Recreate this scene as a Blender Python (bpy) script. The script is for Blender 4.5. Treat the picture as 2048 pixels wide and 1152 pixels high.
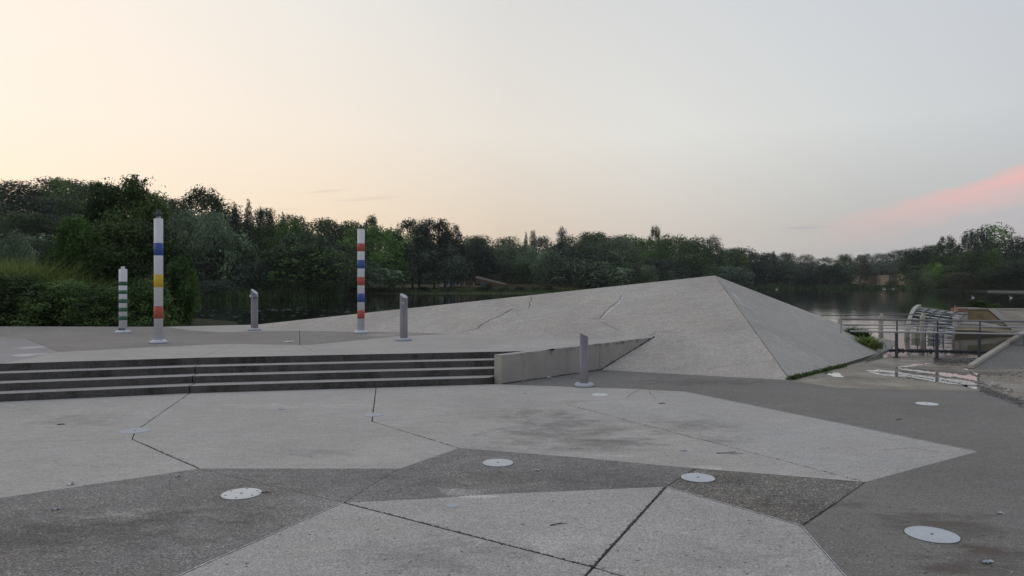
import bpy, bmesh, math, random
import numpy as np
from mathutils import Vector

R = math.radians
SC = bpy.context.scene
COL = SC.collection
for o in list(bpy.data.objects):
    bpy.data.objects.remove(o)

# ------------------------------------------------------------------ camera
F, CX, HZ, H = 1450.0, 1024.0, 566.0, 1.7
cam = bpy.data.cameras.new('camera')
camo = bpy.data.objects.new('camera', cam)
COL.objects.link(camo)
camo.location = (0, 0, H)
camo.rotation_euler = (R(90), 0, 0)
cam.sensor_width = 36
cam.lens = F / 2048 * 36
cam.shift_y = -10 / 2048
cam.clip_start = 0.05
cam.clip_end = 4000
SC.camera = camo
SC.view_settings.view_transform = 'Standard'
SC.view_settings.look = 'None'
SC.view_settings.exposure = 0
SC.view_settings.gamma = 1
try:
    SC.view_settings.use_curve_mapping = False
except Exception:
    pass

# ------------------------------------------------------------------ world: dusk sky, sun just set on the left
world = bpy.data.worlds.new("World")
SC.world = world
world.use_nodes = True
wn, wl = world.node_tree.nodes, world.node_tree.links
wn.clear()


def N(nodes, t, **kw):
    n = nodes.new(t)
    for k, v in kw.items():
        setattr(n, k, v)
    return n


class NT:
    """small helper for wiring nodes"""
    def __init__(s, tree):
        s.t = tree; s.n = tree.nodes; s.l = tree.links

    def set(s, sock, v):
        if hasattr(v, 'is_output') or isinstance(v, bpy.types.NodeSocket):
            s.l.new(v, sock)
        else:
            sock.default_value = v

    def math(s, op, a, b=None, c=None, clamp=False):
        n = s.n.new('ShaderNodeMath'); n.operation = op; n.use_clamp = clamp
        s.set(n.inputs[0], a)
        if b is not None: s.set(n.inputs[1], b)
        if c is not None: s.set(n.inputs[2], c)
        return n.outputs[0]

    def vmath(s, op, a, b=None):
        n = s.n.new('ShaderNodeVectorMath'); n.operation = op
        s.set(n.inputs[0], a)
        if b is not None: s.set(n.inputs[1], b)
        return n

    def mix(s, f, a, b, mode='MIX'):
        n = s.n.new('ShaderNodeMix'); n.data_type = 'RGBA'; n.blend_type = mode
        s.set(n.inputs[0], f); s.set(n.inputs[6], a); s.set(n.inputs[7], b)
        return n.outputs[2]

    def ramp(s, f, stops, interp='LINEAR'):
        n = s.n.new('ShaderNodeValToRGB'); r = n.color_ramp; r.interpolation = interp
        while len(r.elements) > 1: r.elements.remove(r.elements[0])
        r.elements[0].position = stops[0][0]
        r.elements[0].color = col4(stops[0][1])
        for p, c in stops[1:]:
            e = r.elements.new(p); e.color = col4(c)
        s.set(n.inputs[0], f)
        return n.outputs[0]

    def noise(s, vec, scale, detail=3, rough=.55, dist=0.0):
        n = s.n.new('ShaderNodeTexNoise'); n.inputs['Scale'].default_value = scale
        n.inputs['Detail'].default_value = detail; n.inputs['Roughness'].default_value = rough
        n.inputs['Distortion'].default_value = dist
        if vec is not None: s.l.new(vec, n.inputs['Vector'])
        return n.outputs[0]

    def vor(s, vec, scale, feat='F1', out='Color', rand=1.0):
        n = s.n.new('ShaderNodeTexVoronoi'); n.feature = feat
        n.inputs['Scale'].default_value = scale; n.inputs['Randomness'].default_value = rand
        if vec is not None: s.l.new(vec, n.inputs['Vector'])
        return n.outputs[out]

    def scalev(s, vec, v):
        n = s.n.new('ShaderNodeMapping'); n.inputs['Scale'].default_value = v
        s.l.new(vec, n.inputs['Vector'])
        return n.outputs[0]


def col4(c):
    if isinstance(c, (int, float)): return (c, c, c, 1)
    return (c[0], c[1], c[2], 1)


W = NT(world.node_tree)
tc = N(wn, 'ShaderNodeTexCoord')
dirv = W.vmath('NORMALIZE', tc.outputs['Generated']).outputs[0]
sep = N(wn, 'ShaderNodeSeparateXYZ'); wl.new(dirv, sep.inputs[0])
horiz = W.vmath('NORMALIZE', W.vmath('MULTIPLY', dirv, (1, 1, 0)).outputs[0]).outputs[0]
SUNAZ = R(-52)
sdir = (math.sin(SUNAZ), math.cos(SUNAZ), 0)
tdot = W.vmath('DOT_PRODUCT', horiz, sdir).outputs['Value']
tt = W.math('MULTIPLY_ADD', tdot, .5, .5, clamp=True)       # 1 towards the sunset, 0 away from it
low = W.ramp(tt, [(0, (.36, .35, .41)), (.42, (.46, .46, .50)), (.60, (.505, .51, .51)), (.72, (.66, .605, .56)),
                  (.81, (.745, .63, .525)), (.90, (.94, .76, .58)), (.97, (1.0, .85, .66)), (1.0, (1.05, .90, .70))])
mid = W.ramp(tt, [(0, (.38, .40, .48)), (.42, (.525, .555, .605)), (.60, (.665, .685, .69)), (.72, (.765, .76, .725)),
                  (.81, (.82, .765, .695)), (.90, (.94, .835, .72)), (.97, (1.02, .90, .77)), (1.0, (1.08, .94, .81))])
high = W.ramp(tt, [(0, (.38, .42, .52)), (.42, (.525, .555, .635)), (.60, (.62, .65, .695)), (.72, (.68, .69, .70)),
                   (.81, (.73, .72, .705)), (.90, (.86, .83, .78)), (.97, (.99, .90, .80)), (1.0, (1.02, .92, .82))])
zen = (.42, .465, .57, 1)
e1 = W.math('MULTIPLY_ADD', sep.outputs[2], 1 / .13, -.07 / .13, clamp=True)
e2 = W.math('MULTIPLY_ADD', sep.outputs[2], 1 / .17, -.20 / .17, clamp=True)
e3 = W.math('MULTIPLY_ADD', sep.outputs[2], 1 / .50, -.38 / .50, clamp=True)
sky = W.mix(e3, W.mix(e2, W.mix(e1, low, mid), high), zen)
# thin cirrus lit pink on the right of the sky, plus faint bands
azt = W.math('ARCTAN2', sep.outputs[0], sep.outputs[1])
elt = W.math('ARCSINE', sep.outputs[2])
cv = N(wn, 'ShaderNodeCombineXYZ'); wl.new(azt, cv.inputs[0]); wl.new(elt, cv.inputs[1])
nz = W.noise(W.scalev(cv.outputs[0], (6, 30, 1)), 1.0, 5, .6)
nz2 = W.noise(W.scalev(cv.outputs[0], (14, 70, 1)), 1.0, 4, .6)
# cloud top edge: rises to the right
a_ = W.math('SUBTRACT', azt, .45)
topedge = W.math('ADD', W.math('MULTIPLY_ADD', a_, .20, .088), W.math('MULTIPLY', W.math('MULTIPLY', a_, a_), .3))
topedge = W.math('ADD', topedge, W.math('MULTIPLY_ADD', nz, .018, -.009))
below = W.math('SUBTRACT', topedge, elt)                       # > 0 under the edge
below = W.math('ADD', below, W.math('MULTIPLY_ADD', W.noise(W.scalev(cv.outputs[0], (22, 46, 1)), 1.0, 5, .65), .016, -.008))
c_top = W.math('SMOOTH_MIN', W.math('MULTIPLY_ADD', below, 62, .35, clamp=True), 1.0, .3)
c_fade = W.math('MULTIPLY_ADD', W.math('ADD', below, W.math('MULTIPLY_ADD', nz2, .04, -.020)), -24, 1.0, clamp=True)
c_az = W.math('MULTIPLY_ADD', azt, 4.2, -1.60, clamp=True)
c_az2 = W.math('MULTIPLY_ADD', azt, -1.6, 2.0, clamp=True)
cm = W.math('MULTIPLY', W.math('MULTIPLY', c_top, c_fade), W.math('MULTIPLY', c_az, c_az2))
cm = W.math('MULTIPLY', cm, W.math('MULTIPLY_ADD', nz2, 1.6, .12, clamp=True))
sky = W.mix(W.math('MULTIPLY', cm, 1.5, clamp=True), sky, (.90, .50, .47, 1))
lav = W.math('MULTIPLY', W.math('MULTIPLY', c_top, c_az), .45)
lav = W.math('MULTIPLY', lav, W.math('MULTIPLY_ADD', elt, -8, 1.3, clamp=True))
sky = W.mix(lav, sky, (.53, .50, .55, 1))
# small grey streak near the skyline and faint wisps elsewhere
wis = W.math('MULTIPLY_ADD', W.noise(W.scalev(cv.outputs[0], (3.5, 60, 1)), 1.0, 4, .5), 9, -5.6, clamp=True)
wis = W.math('MULTIPLY', wis, W.math('MULTIPLY_ADD', elt, -6, 1.3, clamp=True))
sky = W.mix(W.math('MULTIPLY', wis, .10), sky, (.55, .50, .50, 1))
def streak(az0, el0, ra, re_, slope, amt, colr, prev):
    x_ = W.math('MULTIPLY_ADD', azt, 1 / ra, -az0 / ra)
    y_ = W.math('MULTIPLY', W.math('SUBTRACT', W.math('SUBTRACT', elt, el0), W.math('MULTIPLY_ADD', azt, slope, -az0 * slope)), 1 / re_)
    d_ = W.math('ADD', W.math('MULTIPLY', x_, x_), W.math('MULTIPLY', y_, y_))
    m_ = W.math('SUBTRACT', 1.0, W.math('ADD', d_, W.math('MULTIPLY_ADD', nz2, 1.4, -.7)), clamp=True)
    return W.mix(W.math('MULTIPLY', m_, amt), prev, colr)
sky = streak(.388, .0705, .034, .0022, .0, .75, (.43, .44, .48, 1), sky)
sky = streak(-.25, .122, .03, .0022, .10, .35, (.62, .50, .42, 1), sky)
sky = streak(-.20, .113, .05, .0030, .10, .30, (.64, .52, .44, 1), sky)
sky = streak(-.32, .095, .06, .0030, .06, .25, (.72, .58, .46, 1), sky)
nish = N(wn, 'ShaderNodeTexSky', sky_type='NISHITA', sun_disc=False, sun_elevation=R(1.0), sun_rotation=SUNAZ)
bg = N(wn, 'ShaderNodeBackground'); bg.inputs[1].default_value = 0.97
wl.new(sky, bg.inputs[0])
bg2 = N(wn, 'ShaderNodeBackground'); bg2.inputs[1].default_value = 0.03
wl.new(nish.outputs[0], bg2.inputs[0])
addn = N(wn, 'ShaderNodeAddShader'); wl.new(bg.outputs[0], addn.inputs[0]); wl.new(bg2.outputs[0], addn.inputs[1])
wo = N(wn, 'ShaderNodeOutputWorld'); wl.new(addn.outputs[0], wo.inputs[0])

# afterglow: weak, very soft, low from the sunset side
sun = bpy.data.lights.new('sun', 'SUN')
sun.energy = 0.12
sun.angle = R(30)
sun.color = (1, .82, .62)
suno = bpy.data.objects.new('sun', sun)
COL.objects.link(suno)
sv = Vector((math.sin(SUNAZ) * math.cos(R(9)), math.cos(SUNAZ) * math.cos(R(9)), math.sin(R(9))))
suno.rotation_euler = (-sv).to_track_quat('-Z', 'Y').to_euler()
suno.location = sv * 50


# ------------------------------------------------------------------ helpers
def P(x, y, z=0.0):
    """place point of the photograph (pixels) on the level z"""
    Y = (H - z) * F / (y - HZ)
    return Vector(((x - CX) / F * Y, Y, z))


def PY(x, y, Y):
    return Vector(((x - CX) / F * Y, Y, H - (y - HZ) / F * Y))


def PXY(x, Y, z):
    return Vector(((x - CX) / F * Y, Y, z))


def props(o, label=None, cat=None, group=None, kind=None):
    if label: o['label'] = label
    if cat: o['category'] = cat
    if group: o['group'] = group
    if kind: o['kind'] = kind
    return o


def empty(name, loc=(0, 0, 0), rz=0, **kw):
    o = bpy.data.objects.new(name, None)
    COL.objects.link(o)
    o.location = loc; o.rotation_euler = (0, 0, rz)
    o.empty_display_size = .1
    return props(o, **kw)


def link(name, me, mat=None, parent=None, **kw):
    if mat is not None:
        for m in (mat if isinstance(mat, (list, tuple)) else [mat]):
            me.materials.append(m)
    o = bpy.data.objects.new(name, me)
    COL.objects.link(o)
    if parent is not None: o.parent = parent
    return props(o, **kw)


def bmobj(name, bm, mat, parent=None, smooth=False, **kw):
    me = bpy.data.meshes.new(name)
    bmesh.ops.recalc_face_normals(bm, faces=bm.faces)
    bm.to_mesh(me); bm.free()
    if smooth:
        me.polygons.foreach_set('use_smooth', [True] * len(me.polygons))
    return link(name, me, mat, parent, **kw)


def pyobj(name, vs, fs, mat, parent=None, smooth=False, mi=None, **kw):
    me = bpy.data.meshes.new(name)
    me.from_pydata([tuple(v) for v in vs], [], fs)
    if mi: me.polygons.foreach_set('material_index', mi)
    if smooth: me.polygons.foreach_set('use_smooth', [True] * len(me.polygons))
    me.update()
    return link(name, me, mat, parent, **kw)


def dup(o, parent=None):
    c = o.copy(); COL.objects.link(c)
    if parent is not None: c.parent = parent
    for ch in list(o.children):
        dup(ch, c)
    return c


def ring_verts(bm, c, r, n, axis=None, sx=1, sy=1):
    vs = []
    for i in range(n):
        a = 2 * math.pi * i / n
        vs.append(bm.verts.new((c[0] + r * sx * math.cos(a), c[1] + r * sy * math.sin(a), c[2])))
    return vs


def lathe(bm, prof, n=32, cx=0, cy=0, cap=True):
    rings = [ring_verts(bm, (cx, cy, z), r, n) for r, z in prof]
    for a, b in zip(rings, rings[1:]):
        for i in range(n):
            bm.faces.new((a[i], a[(i + 1) % n], b[(i + 1) % n], b[i]))
    if cap:
        bm.faces.new(rings[0][::-1]); bm.faces.new(rings[-1])
    return rings


def tube(bm, pts, r, n=8, cap=True):
    pts = [Vector(p) for p in pts]
    rr = r if isinstance(r, (list, tuple)) else [r] * len(pts)
    rings = []
    for i, p in enumerate(pts):
        d = (pts[min(i + 1, len(pts) - 1)] - pts[max(i - 1, 0)]).normalized()
        up = Vector((0, 0, 1)) if abs(d.z) < .9 else Vector((1, 0, 0))
        u = d.cross(up).normalized(); v = d.cross(u)
        rings.append([bm.verts.new(p + (u * math.cos(2 * math.pi * k / n) + v * math.sin(2 * math.pi * k / n)) * rr[i])
                      for k in range(n)])
    for a, b in zip(rings, rings[1:]):
        for i in range(n):
            bm.faces.new((a[i], a[(i + 1) % n], b[(i + 1) % n], b[i]))
    if cap:
        bm.faces.new(rings[0][::-1]); bm.faces.new(rings[-1])


def box(bm, lo, hi):
    (x0, y0, z0), (x1, y1, z1) = lo, hi
    v = [bm.verts.new(p) for p in ((x0, y0, z0), (x1, y0, z0), (x1, y1, z0), (x0, y1, z0),
                                   (x0, y0, z1), (x1, y0, z1), (x1, y1, z1), (x0, y1, z1))]
    for f in ((0, 3, 2, 1), (4, 5, 6, 7), (0, 1, 5, 4), (1, 2, 6, 5), (2, 3, 7, 6), (3, 0, 4, 7)):
        bm.faces.new([v[i] for i in f])


def area2(pts):
    return sum(pts[i][0] * pts[(i + 1) % len(pts)][1] - pts[(i + 1) % len(pts)][0] * pts[i][1] for i in range(len(pts))) / 2


def inset_poly(pts, offs):
    """pts: list of 2d vectors (ccw), offs: inset per edge i -> i+1"""
    n = len(pts); out = []
    for i in range(n):
        p0, p1, p2 = pts[i - 1], pts[i], pts[(i + 1) % n]
        d0 = (p1 - p0).normalized(); d1 = (p2 - p1).normalized()
        n0 = Vector((-d0.y, d0.x)); n1 = Vector((-d1.y, d1.x))
        a, b = offs[i - 1], offs[i]
        cr = d0.x * d1.y - d0.y * d1.x
        if abs(cr) < .06:
            out.append(p1 + (n0 + n1).normalized() * (a + b) / 2)
        else:
            q0 = p1 + n0 * a; q1 = p1 + n1 * b
            t = ((q1.x - q0.x) * d1.y - (q1.y - q0.y) * d1.x) / cr
            q = q0 + d0 * t
            if (q - p1).length > .06: q = p1 + (q - p1).normalized() * .06
            out.append(q)
    return out


# ------------------------------------------------------------------ materials
def new_mat(name):
    m = bpy.data.materials.new(name); m.use_nodes = True
    t = NT(m.node_tree)
    b = m.node_tree.nodes['Principled BSDF']
    return m, t, b


def coord(t, kind='Object'):
    if kind == 'World':
        g = t.n.new('ShaderNodeNewGeometry'); return g.outputs['Position']
    c = t.n.new('ShaderNodeTexCoord'); return c.outputs[kind]


def bump(t, b, h, strength=.3, dist=.01):
    n = t.n.new('ShaderNodeBump'); n.inputs['Strength'].default_value = strength
    n.inputs['Distance'].default_value = dist
    t.l.new(h, n.inputs['Height']); t.l.new(n.outputs[0], b.inputs['Normal'])


def simple(name, c, rough=.6, metal=0, var=.12, scale=8, bmp=0, spec=.5):
    m, t, b = new_mat(name)
    v = coord(t)
    nz = t.noise(v, scale, 5, .6)
    f = t.math('MULTIPLY_ADD', nz, 2 * var, 1 - var)
    cc = t.mix(1.0, col4(c), f, 'MULTIPLY')
    t.l.new(cc, b.inputs['Base Color'])
    b.inputs['Roughness'].default_value = rough
    b.inputs['Metallic'].default_value = metal
    b.inputs['Specular IOR Level'].default_value = spec
    if bmp: bump(t, b, t.noise(v, scale * 6, 4, .6), bmp, .004)
    return m


def stain(t, v, cx, cy, rx, ry, rot=0, amt=.3, ns=1.2, edge=.35):
    """blotch of a stain lying at a place: returns multiplier 1-amt..1"""
    mp = t.n.new('ShaderNodeMapping'); mp.vector_type = 'TEXTURE'
    mp.inputs['Location'].default_value = (cx, cy, 0)
    mp.inputs['Rotation'].default_value = (0, 0, rot)
    mp.inputs['Scale'].default_value = (rx, ry, 1000)
    t.l.new(v, mp.inputs['Vector'])
    ln = t.vmath('LENGTH', mp.outputs[0]).outputs['Value']
    nn = t.noise(t.scalev(v, (1, 1.7, 1)), ns * 1.5, 8, .72, .4)
    d = t.math('ADD', ln, t.math('MULTIPLY_ADD', nn, 4.2, -2.0))
    mk = t.math('MULTIPLY_ADD', d, -1 / edge, 1 / edge, clamp=True)
    return t.math('MULTIPLY_ADD', mk, -amt, 1.0)


def concrete(name, c, speck=.25, sscale=110, blotch=.18, rough=.85, bmp=.25, stains=(), streak=None, warm=.04, wet=0.0, spec=.4, stones=0, rust=()):
    m, t, b = new_mat(name)
    v = coord(t, 'World')
    big = t.noise(v, .55, 5, .6, .4)
    medn = t.noise(t.scalev(v, (1, 2.2, 1)), 3.2, 6, .62)
    fine = t.noise(v, 38, 4, .7)
    cell = t.vor(v, sscale)
    cb = t.n.new('ShaderNodeSeparateColor'); t.l.new(cell, cb.inputs[0])
    f = t.math('MULTIPLY_ADD', big, 2 * blotch, 1 - blotch)
    f = t.math('MULTIPLY', f, t.math('MULTIPLY_ADD', medn, 1.3 * blotch, 1 - .65 * blotch))
    f = t.math('MULTIPLY', f, t.math('MULTIPLY_ADD', fine, speck, 1 - speck / 2))
    sp = t.math('POWER', cb.outputs[0], 1.6)
    f = t.math('MULTIPLY', f, t.math('MULTIPLY_ADD', sp, speck * 2.2, 1 - speck * .82))
    for s in stains:
        f = t.math('MULTIPLY', f, stain(t, v, *s))
    if streak:      # faint drag marks / trowel lines along a direction
        sn = t.noise(t.scalev(v, streak), 1.0, 4, .6)
        f = t.math('MULTIPLY', f, t.math('MULTIPLY_ADD', sn, .22, .89))
    if stones:
        st_ = t.math('MULTIPLY_ADD', cb.outputs[1], 12, -10.2, clamp=True)
        f = t.math('MULTIPLY', f, t.math('MULTIPLY_ADD', st_, stones, 1 - stones * .12))
    rub = t.noise(t.scalev(v, (.9, 3.2, 1)), 5.5, 7, .7, .6)
    f = t.math('MULTIPLY', f, t.math('MULTIPLY_ADD', rub, blotch * 1.5, 1 - blotch * .75))
    scuff = t.math('MULTIPLY_ADD', t.noise(t.scalev(v, (1, 2.4, 1)), 9, 5, .75, .3), 9, -5.9, clamp=True)
    f = t.math('MULTIPLY', f, t.math('MULTIPLY_ADD', scuff, .16, 1))
    dirt = t.math('MULTIPLY_ADD', t.noise(t.scalev(v, (1, 1.6, 1)), 2.7, 7, .75, .5), 7, -4.3, clamp=True)
    f = t.math('MULTIPLY', f, t.math('MULTIPLY_ADD', dirt, -min(.5, blotch * 1.35), 1))
    tint = t.mix(t.noise(v, .9, 4, .6), (1 + warm, 1.0, 1 - warm, 1), (1 - warm * .8, 1.0, 1 + warm, 1))
    cc = t.mix(1.0, t.mix(1.0, col4(c), f, 'MULTIPLY'), tint, 'MULTIPLY')
    if rust:
        ms = None
        for q_ in rust:
            k_ = stain(t, v, *q_)
            ms = k_ if ms is None else t.math('MULTIPLY', ms, k_)
        cc = t.mix(t.math('SUBTRACT', 1.0, ms), cc, (.115, .088, .068, 1))
    t.l.new(cc, b.inputs['Base Color'])
    if wet:
        wn_ = t.math('MULTIPLY_ADD', t.noise(v, .8, 4, .6), 3, -1.3, clamp=True)
        t.l.new(t.math('MULTIPLY_ADD', wn_, -wet, rough), b.inputs['Roughness'])
    else:
        b.inputs['Roughness'].default_value = rough
    b.inputs['Specular IOR Level'].default_value = spec
    hh = t.math('ADD', t.math('MULTIPLY', fine, .5), t.math('MULTIPLY', cb.outputs[0], .5))
    bump(t, b, hh, bmp, .006)
    return m


def px_st(x, y, z, wpx, hpx, amt, rot=0, ns=1.2, edge=.35):
    """stain from pixel place and size, on level z"""
    c = P(x, y, z); rx = wpx / 2 / F * c.y
    ry = abs(P(x, y - hpx / 2, z).y - c.y)
    return (c.x, c.y, rx, ry, rot, amt, ns, edge)


M = {}
M['light'] = concrete('light_concrete', (0.458, 0.434, 0.393), speck=.20, sscale=110, blotch=.26,
                      stains=[px_st(1120, 858, 0, 380, 84, .40, 0, 1.3, .9), px_st(1235, 887, 0, 230, 26, .36, 0, 2.0, .7), px_st(1060, 825, 0, 180, 16, .22, .2, 2.4, .7),
                              px_st(640, 905, 0, 200, 24, .15, 0, 1.5, .6), px_st(1180, 805, 0, 200, 14, .15, 0, 1.5, .6),
                              px_st(1380, 860, 0, 260, 40, .24, 0, 1.7, .8), px_st(1700, 900, 0, 330, 60, -.08, 0, 1.3, .9), px_st(160, 840, 0, 260, 30, .20, 0, 1.5, .7), px_st(560, 812, 0, 420, 16, -.14, 0, 2, .8), px_st(960, 900, 0, 160, 22, .2, 0, 2, .8), px_st(1260, 938, 0, 330, 12, .25, 0, 2, .8),
                              px_st(1405, 937, 0, 90, 16, -.35, 0, 3, .8), px_st(1230, 912, 0, 110, 8, -.25, 0, 3, .8)])
M['coarse'] = concrete('washed_concrete', (0.443, 0.422, 0.387), speck=.30, sscale=120, blotch=.24, bmp=.45,
                       stains=[px_st(880, 1120, 0, 500, 90, .24, 0, 1.4, .8), px_st(1420, 1120, 0, 300, 60, .16, 0, 1.4, .8), px_st(820, 1035, 0, 260, 24, -.14, 0, 1.6, .8), px_st(930, 993, 0, 160, 10, -.4, 0, 3, .8),
                               px_st(1120, 1080, 0, 240, 60, -.14, 0, 1, .8)])
M['agg'] = concrete('dark_aggregate', (0.231, 0.216, 0.198), speck=.42, sscale=115, blotch=.46, bmp=.5, stones=.65,
                    stains=[px_st(190, 1060, 0, 760, 90, .38, .1, .9, .7), px_st(250, 1032, 0, 190, 26, -.75, .1, 1.6, .9),
                            px_st(1150, 960, 0, 700, 60, .20, 0, 1, .7), px_st(920, 985, 0, 110, 22, -.9, 0, 3, .8),
                            px_st(1640, 1010, 0, 260, 40, .25, 0, 1.4, .8), px_st(480, 985, 0, 150, 36, .25, 0, 1.5, .8),
                            px_st(650, 1010, 0, 260, 60, -.22, 0, 1, .9)])
M['agg_brown'] = concrete('brown_aggregate', (.190, .176, .150), speck=.55, sscale=100, blotch=.42, bmp=.6, stones=1.1, warm=.07,
                          stains=[px_st(1640, 1012, 0, 320, 44, .32, 0, 1.8, .8), px_st(1450, 960, 0, 200, 30, .3, 0, 2.2, .8), px_st(1390, 945, 0, 90, 18, -.5, 0, 3, .8)])
M['light_warm'] = concrete('warm_light_concrete', (0.449, 0.430, 0.393), speck=.22, sscale=105, blotch=.24, warm=.05,
                           stains=[px_st(1390, 850, 0, 200, 36, .30, 0, 2.0, .8), px_st(1440, 880, 0, 160, 20, .25, 0, 2.6, .8)])
M['grey'] = concrete('grey_asphalt_concrete', (0.208, 0.197, 0.175), speck=.28, sscale=120, blotch=.26, bmp=.3, stones=.3,
                     stains=[px_st(1900, 1058, 0, 330, 70, .25, 0, 1.8, .8), px_st(1960, 1125, 0, 300, 70, .35, 0, 1.8, .8),
                             px_st(1420, 765, 0, 420, 16, .28, 0, 2, .7), px_st(1690, 1010, 0, 140, 16, .3, 0, 3, .7)],
                     rust=[px_st(1900, 1045, 0, 300, 50, .65, 0, 2.4, .8), px_st(1970, 1100, 0, 170, 44, .85, 0, 2.6, .8), px_st(1920, 1140, 0, 200, 34, .7, 0, 2.6, .8)])
M['beige'] = concrete('wet_beige_concrete', (0.275, 0.241, 0.184), speck=.25, sscale=90, blotch=.38, wet=.55, rough=.75, warm=.07,
                      stains=[px_st(1700, 755, 0, 190, 14, .35, 0, 2.5, .6), px_st(1900, 742, 0, 330, 22, .5, 0, 2.2, .7),
                              px_st(1900, 725, 0, 160, 14, .4, 0, 2.2, .7), px_st(2000, 800, 0, 130, 24, .4, 0, 3, .6)])
M['t_light'] = concrete('terrace_concrete', (0.437, 0.414, 0.375), speck=.18, sscale=90, blotch=.24,
                        stains=[px_st(72, 694, .47, 60, 8, -.8, 0, 1.5, .9), px_st(62, 709, .47, 80, 8, -.75, 0, 1.5, .9)])
M['t_agg'] = concrete('terrace_aggregate', (0.266, 0.246, 0.220), speck=.35, sscale=90, blotch=.24, bmp=.4,
                      stains=[px_st(840, 664, .47, 120, 5, -.35, 0, 3, .8), px_st(770, 670, .47, 120, 8, -.45, 0, 3, .8)])
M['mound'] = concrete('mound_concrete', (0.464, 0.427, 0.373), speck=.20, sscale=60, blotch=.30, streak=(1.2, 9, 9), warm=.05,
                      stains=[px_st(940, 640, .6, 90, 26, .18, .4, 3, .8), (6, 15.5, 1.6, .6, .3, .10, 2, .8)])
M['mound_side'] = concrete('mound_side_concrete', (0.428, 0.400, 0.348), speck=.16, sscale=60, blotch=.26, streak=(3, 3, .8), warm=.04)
M['white_joint'] = concrete('lime_joint', (.58, .58, .56), speck=.3, sscale=60, blotch=.3)
M['dark_joint'] = simple('joint_dirt', (.018, .018, .016), .95, 0, .4, 20)
M['soil'] = simple('ground_soil', (.05, .047, .040), .95, 0, .35, 2)
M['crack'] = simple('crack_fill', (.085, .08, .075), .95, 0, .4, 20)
M['mud'] = simple('mud_debris', (.035, .031, .024), .55, 0, .5, 30)


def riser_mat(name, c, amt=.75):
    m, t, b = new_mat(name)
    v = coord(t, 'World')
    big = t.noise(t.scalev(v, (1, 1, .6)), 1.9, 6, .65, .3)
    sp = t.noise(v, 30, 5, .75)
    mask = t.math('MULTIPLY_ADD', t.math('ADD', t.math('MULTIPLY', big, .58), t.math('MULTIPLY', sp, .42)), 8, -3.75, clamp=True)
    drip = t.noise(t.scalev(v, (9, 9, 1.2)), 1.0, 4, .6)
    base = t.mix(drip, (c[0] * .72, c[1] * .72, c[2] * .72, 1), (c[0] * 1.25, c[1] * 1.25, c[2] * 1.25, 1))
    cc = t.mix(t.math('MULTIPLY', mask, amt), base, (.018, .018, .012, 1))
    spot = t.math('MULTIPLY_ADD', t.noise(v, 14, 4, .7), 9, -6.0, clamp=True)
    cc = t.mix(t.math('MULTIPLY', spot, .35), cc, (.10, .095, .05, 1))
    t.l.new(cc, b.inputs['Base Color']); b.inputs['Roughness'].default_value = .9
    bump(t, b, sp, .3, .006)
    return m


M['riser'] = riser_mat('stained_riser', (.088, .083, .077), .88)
M['lwall'] = riser_mat('slab_side', (.25, .245, .24), .4)


def wall_mat():
    m, t, b = new_mat('ramp_wall_concrete')
    v = coord(t, 'World')
    big = t.noise(t.scalev(v, (1, 1, 1.4)), 1.6, 5, .6)
    drip = t.noise(t.scalev(v, (6, 6, 1.0)), 1.0, 5, .65)
    fine = t.noise(v, 45, 4, .7)
    f = t.math('MULTIPLY', t.math('MULTIPLY_ADD', big, .5, .75), t.math('MULTIPLY_ADD', drip, .45, .78))
    f = t.math('MULTIPLY', f, t.math('MULTIPLY_ADD', fine, .3, .85))
    base = t.mix(1.0, (.335, .315, .28, 1), f, 'MULTIPLY')
    # lichen and run-off under the top edge (top is at about z = .5)
    sz = t.n.new('ShaderNodeSeparateXYZ'); t.l.new(v, sz.inputs[0])
    edge = t.math('MULTIPLY_ADD', sz.outputs[2], 7.0, -2.75)
    mk = t.math('ADD', edge, t.math('MULTIPLY_ADD', t.noise(t.scalev(v, (4, 4, 1.5)), 2.2, 6, .75), 5.2, -3.1))
    mk = t.math('MULTIPLY', t.math('MULTIPLY', mk, 1.2, clamp=True), .8)
    cc = t.mix(mk, base, (.045, .043, .032, 1))
    yel = t.math('MULTIPLY_ADD', t.noise(v, 2.2, 5, .7), 6, -3.5, clamp=True)
    cc = t.mix(t.math('MULTIPLY', yel, .25), cc, (.30, .25, .14, 1))
    t.l.new(cc, b.inputs['Base Color']); b.inputs['Roughness'].default_value = .9
    bump(t, b, fine, .3, .005)
    return m


M['wall'] = wall_mat()
M['white'] = simple('white_paint', (.68, .69, .71), .45, 0, .16, 7, .12)
M['flange'] = simple('flange_paint', (.60, .63, .68), .4, 0, .08, 9, .08)
M['red'] = simple('red_paint', (.42, .085, .055), .5, 0, .12, 9)
M['blue'] = simple('blue_paint', (.035, .085, .30), .5, 0, .15, 9)
M['yellow'] = simple('yellow_paint', (.62, .40, .030), .5, 0, .12, 9)
M['green'] = simple('green_paint', (.022, .12, .065), .5, 0, .2, 9)


def steel(name, c, rough=.5, metal=.35, streak=True):
    m, t, b = new_mat(name)
    v = coord(t)
    s = t.noise(t.scalev(v, (30, 30, 1.5)), 1.0, 4, .6)
    n2 = t.noise(v, 6, 5, .65)
    f = t.math('MULTIPLY', t.math('MULTIPLY_ADD', s, .7, .65), t.math('MULTIPLY_ADD', n2, .4, .8))
    t.l.new(t.mix(1.0, col4(c), f, 'MULTIPLY'), b.inputs['Base Color'])
    b.inputs['Metallic'].default_value = metal
    t.l.new(t.math('MULTIPLY_ADD', n2, .3, rough - .1), b.inputs['Roughness'])
    return m


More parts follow.
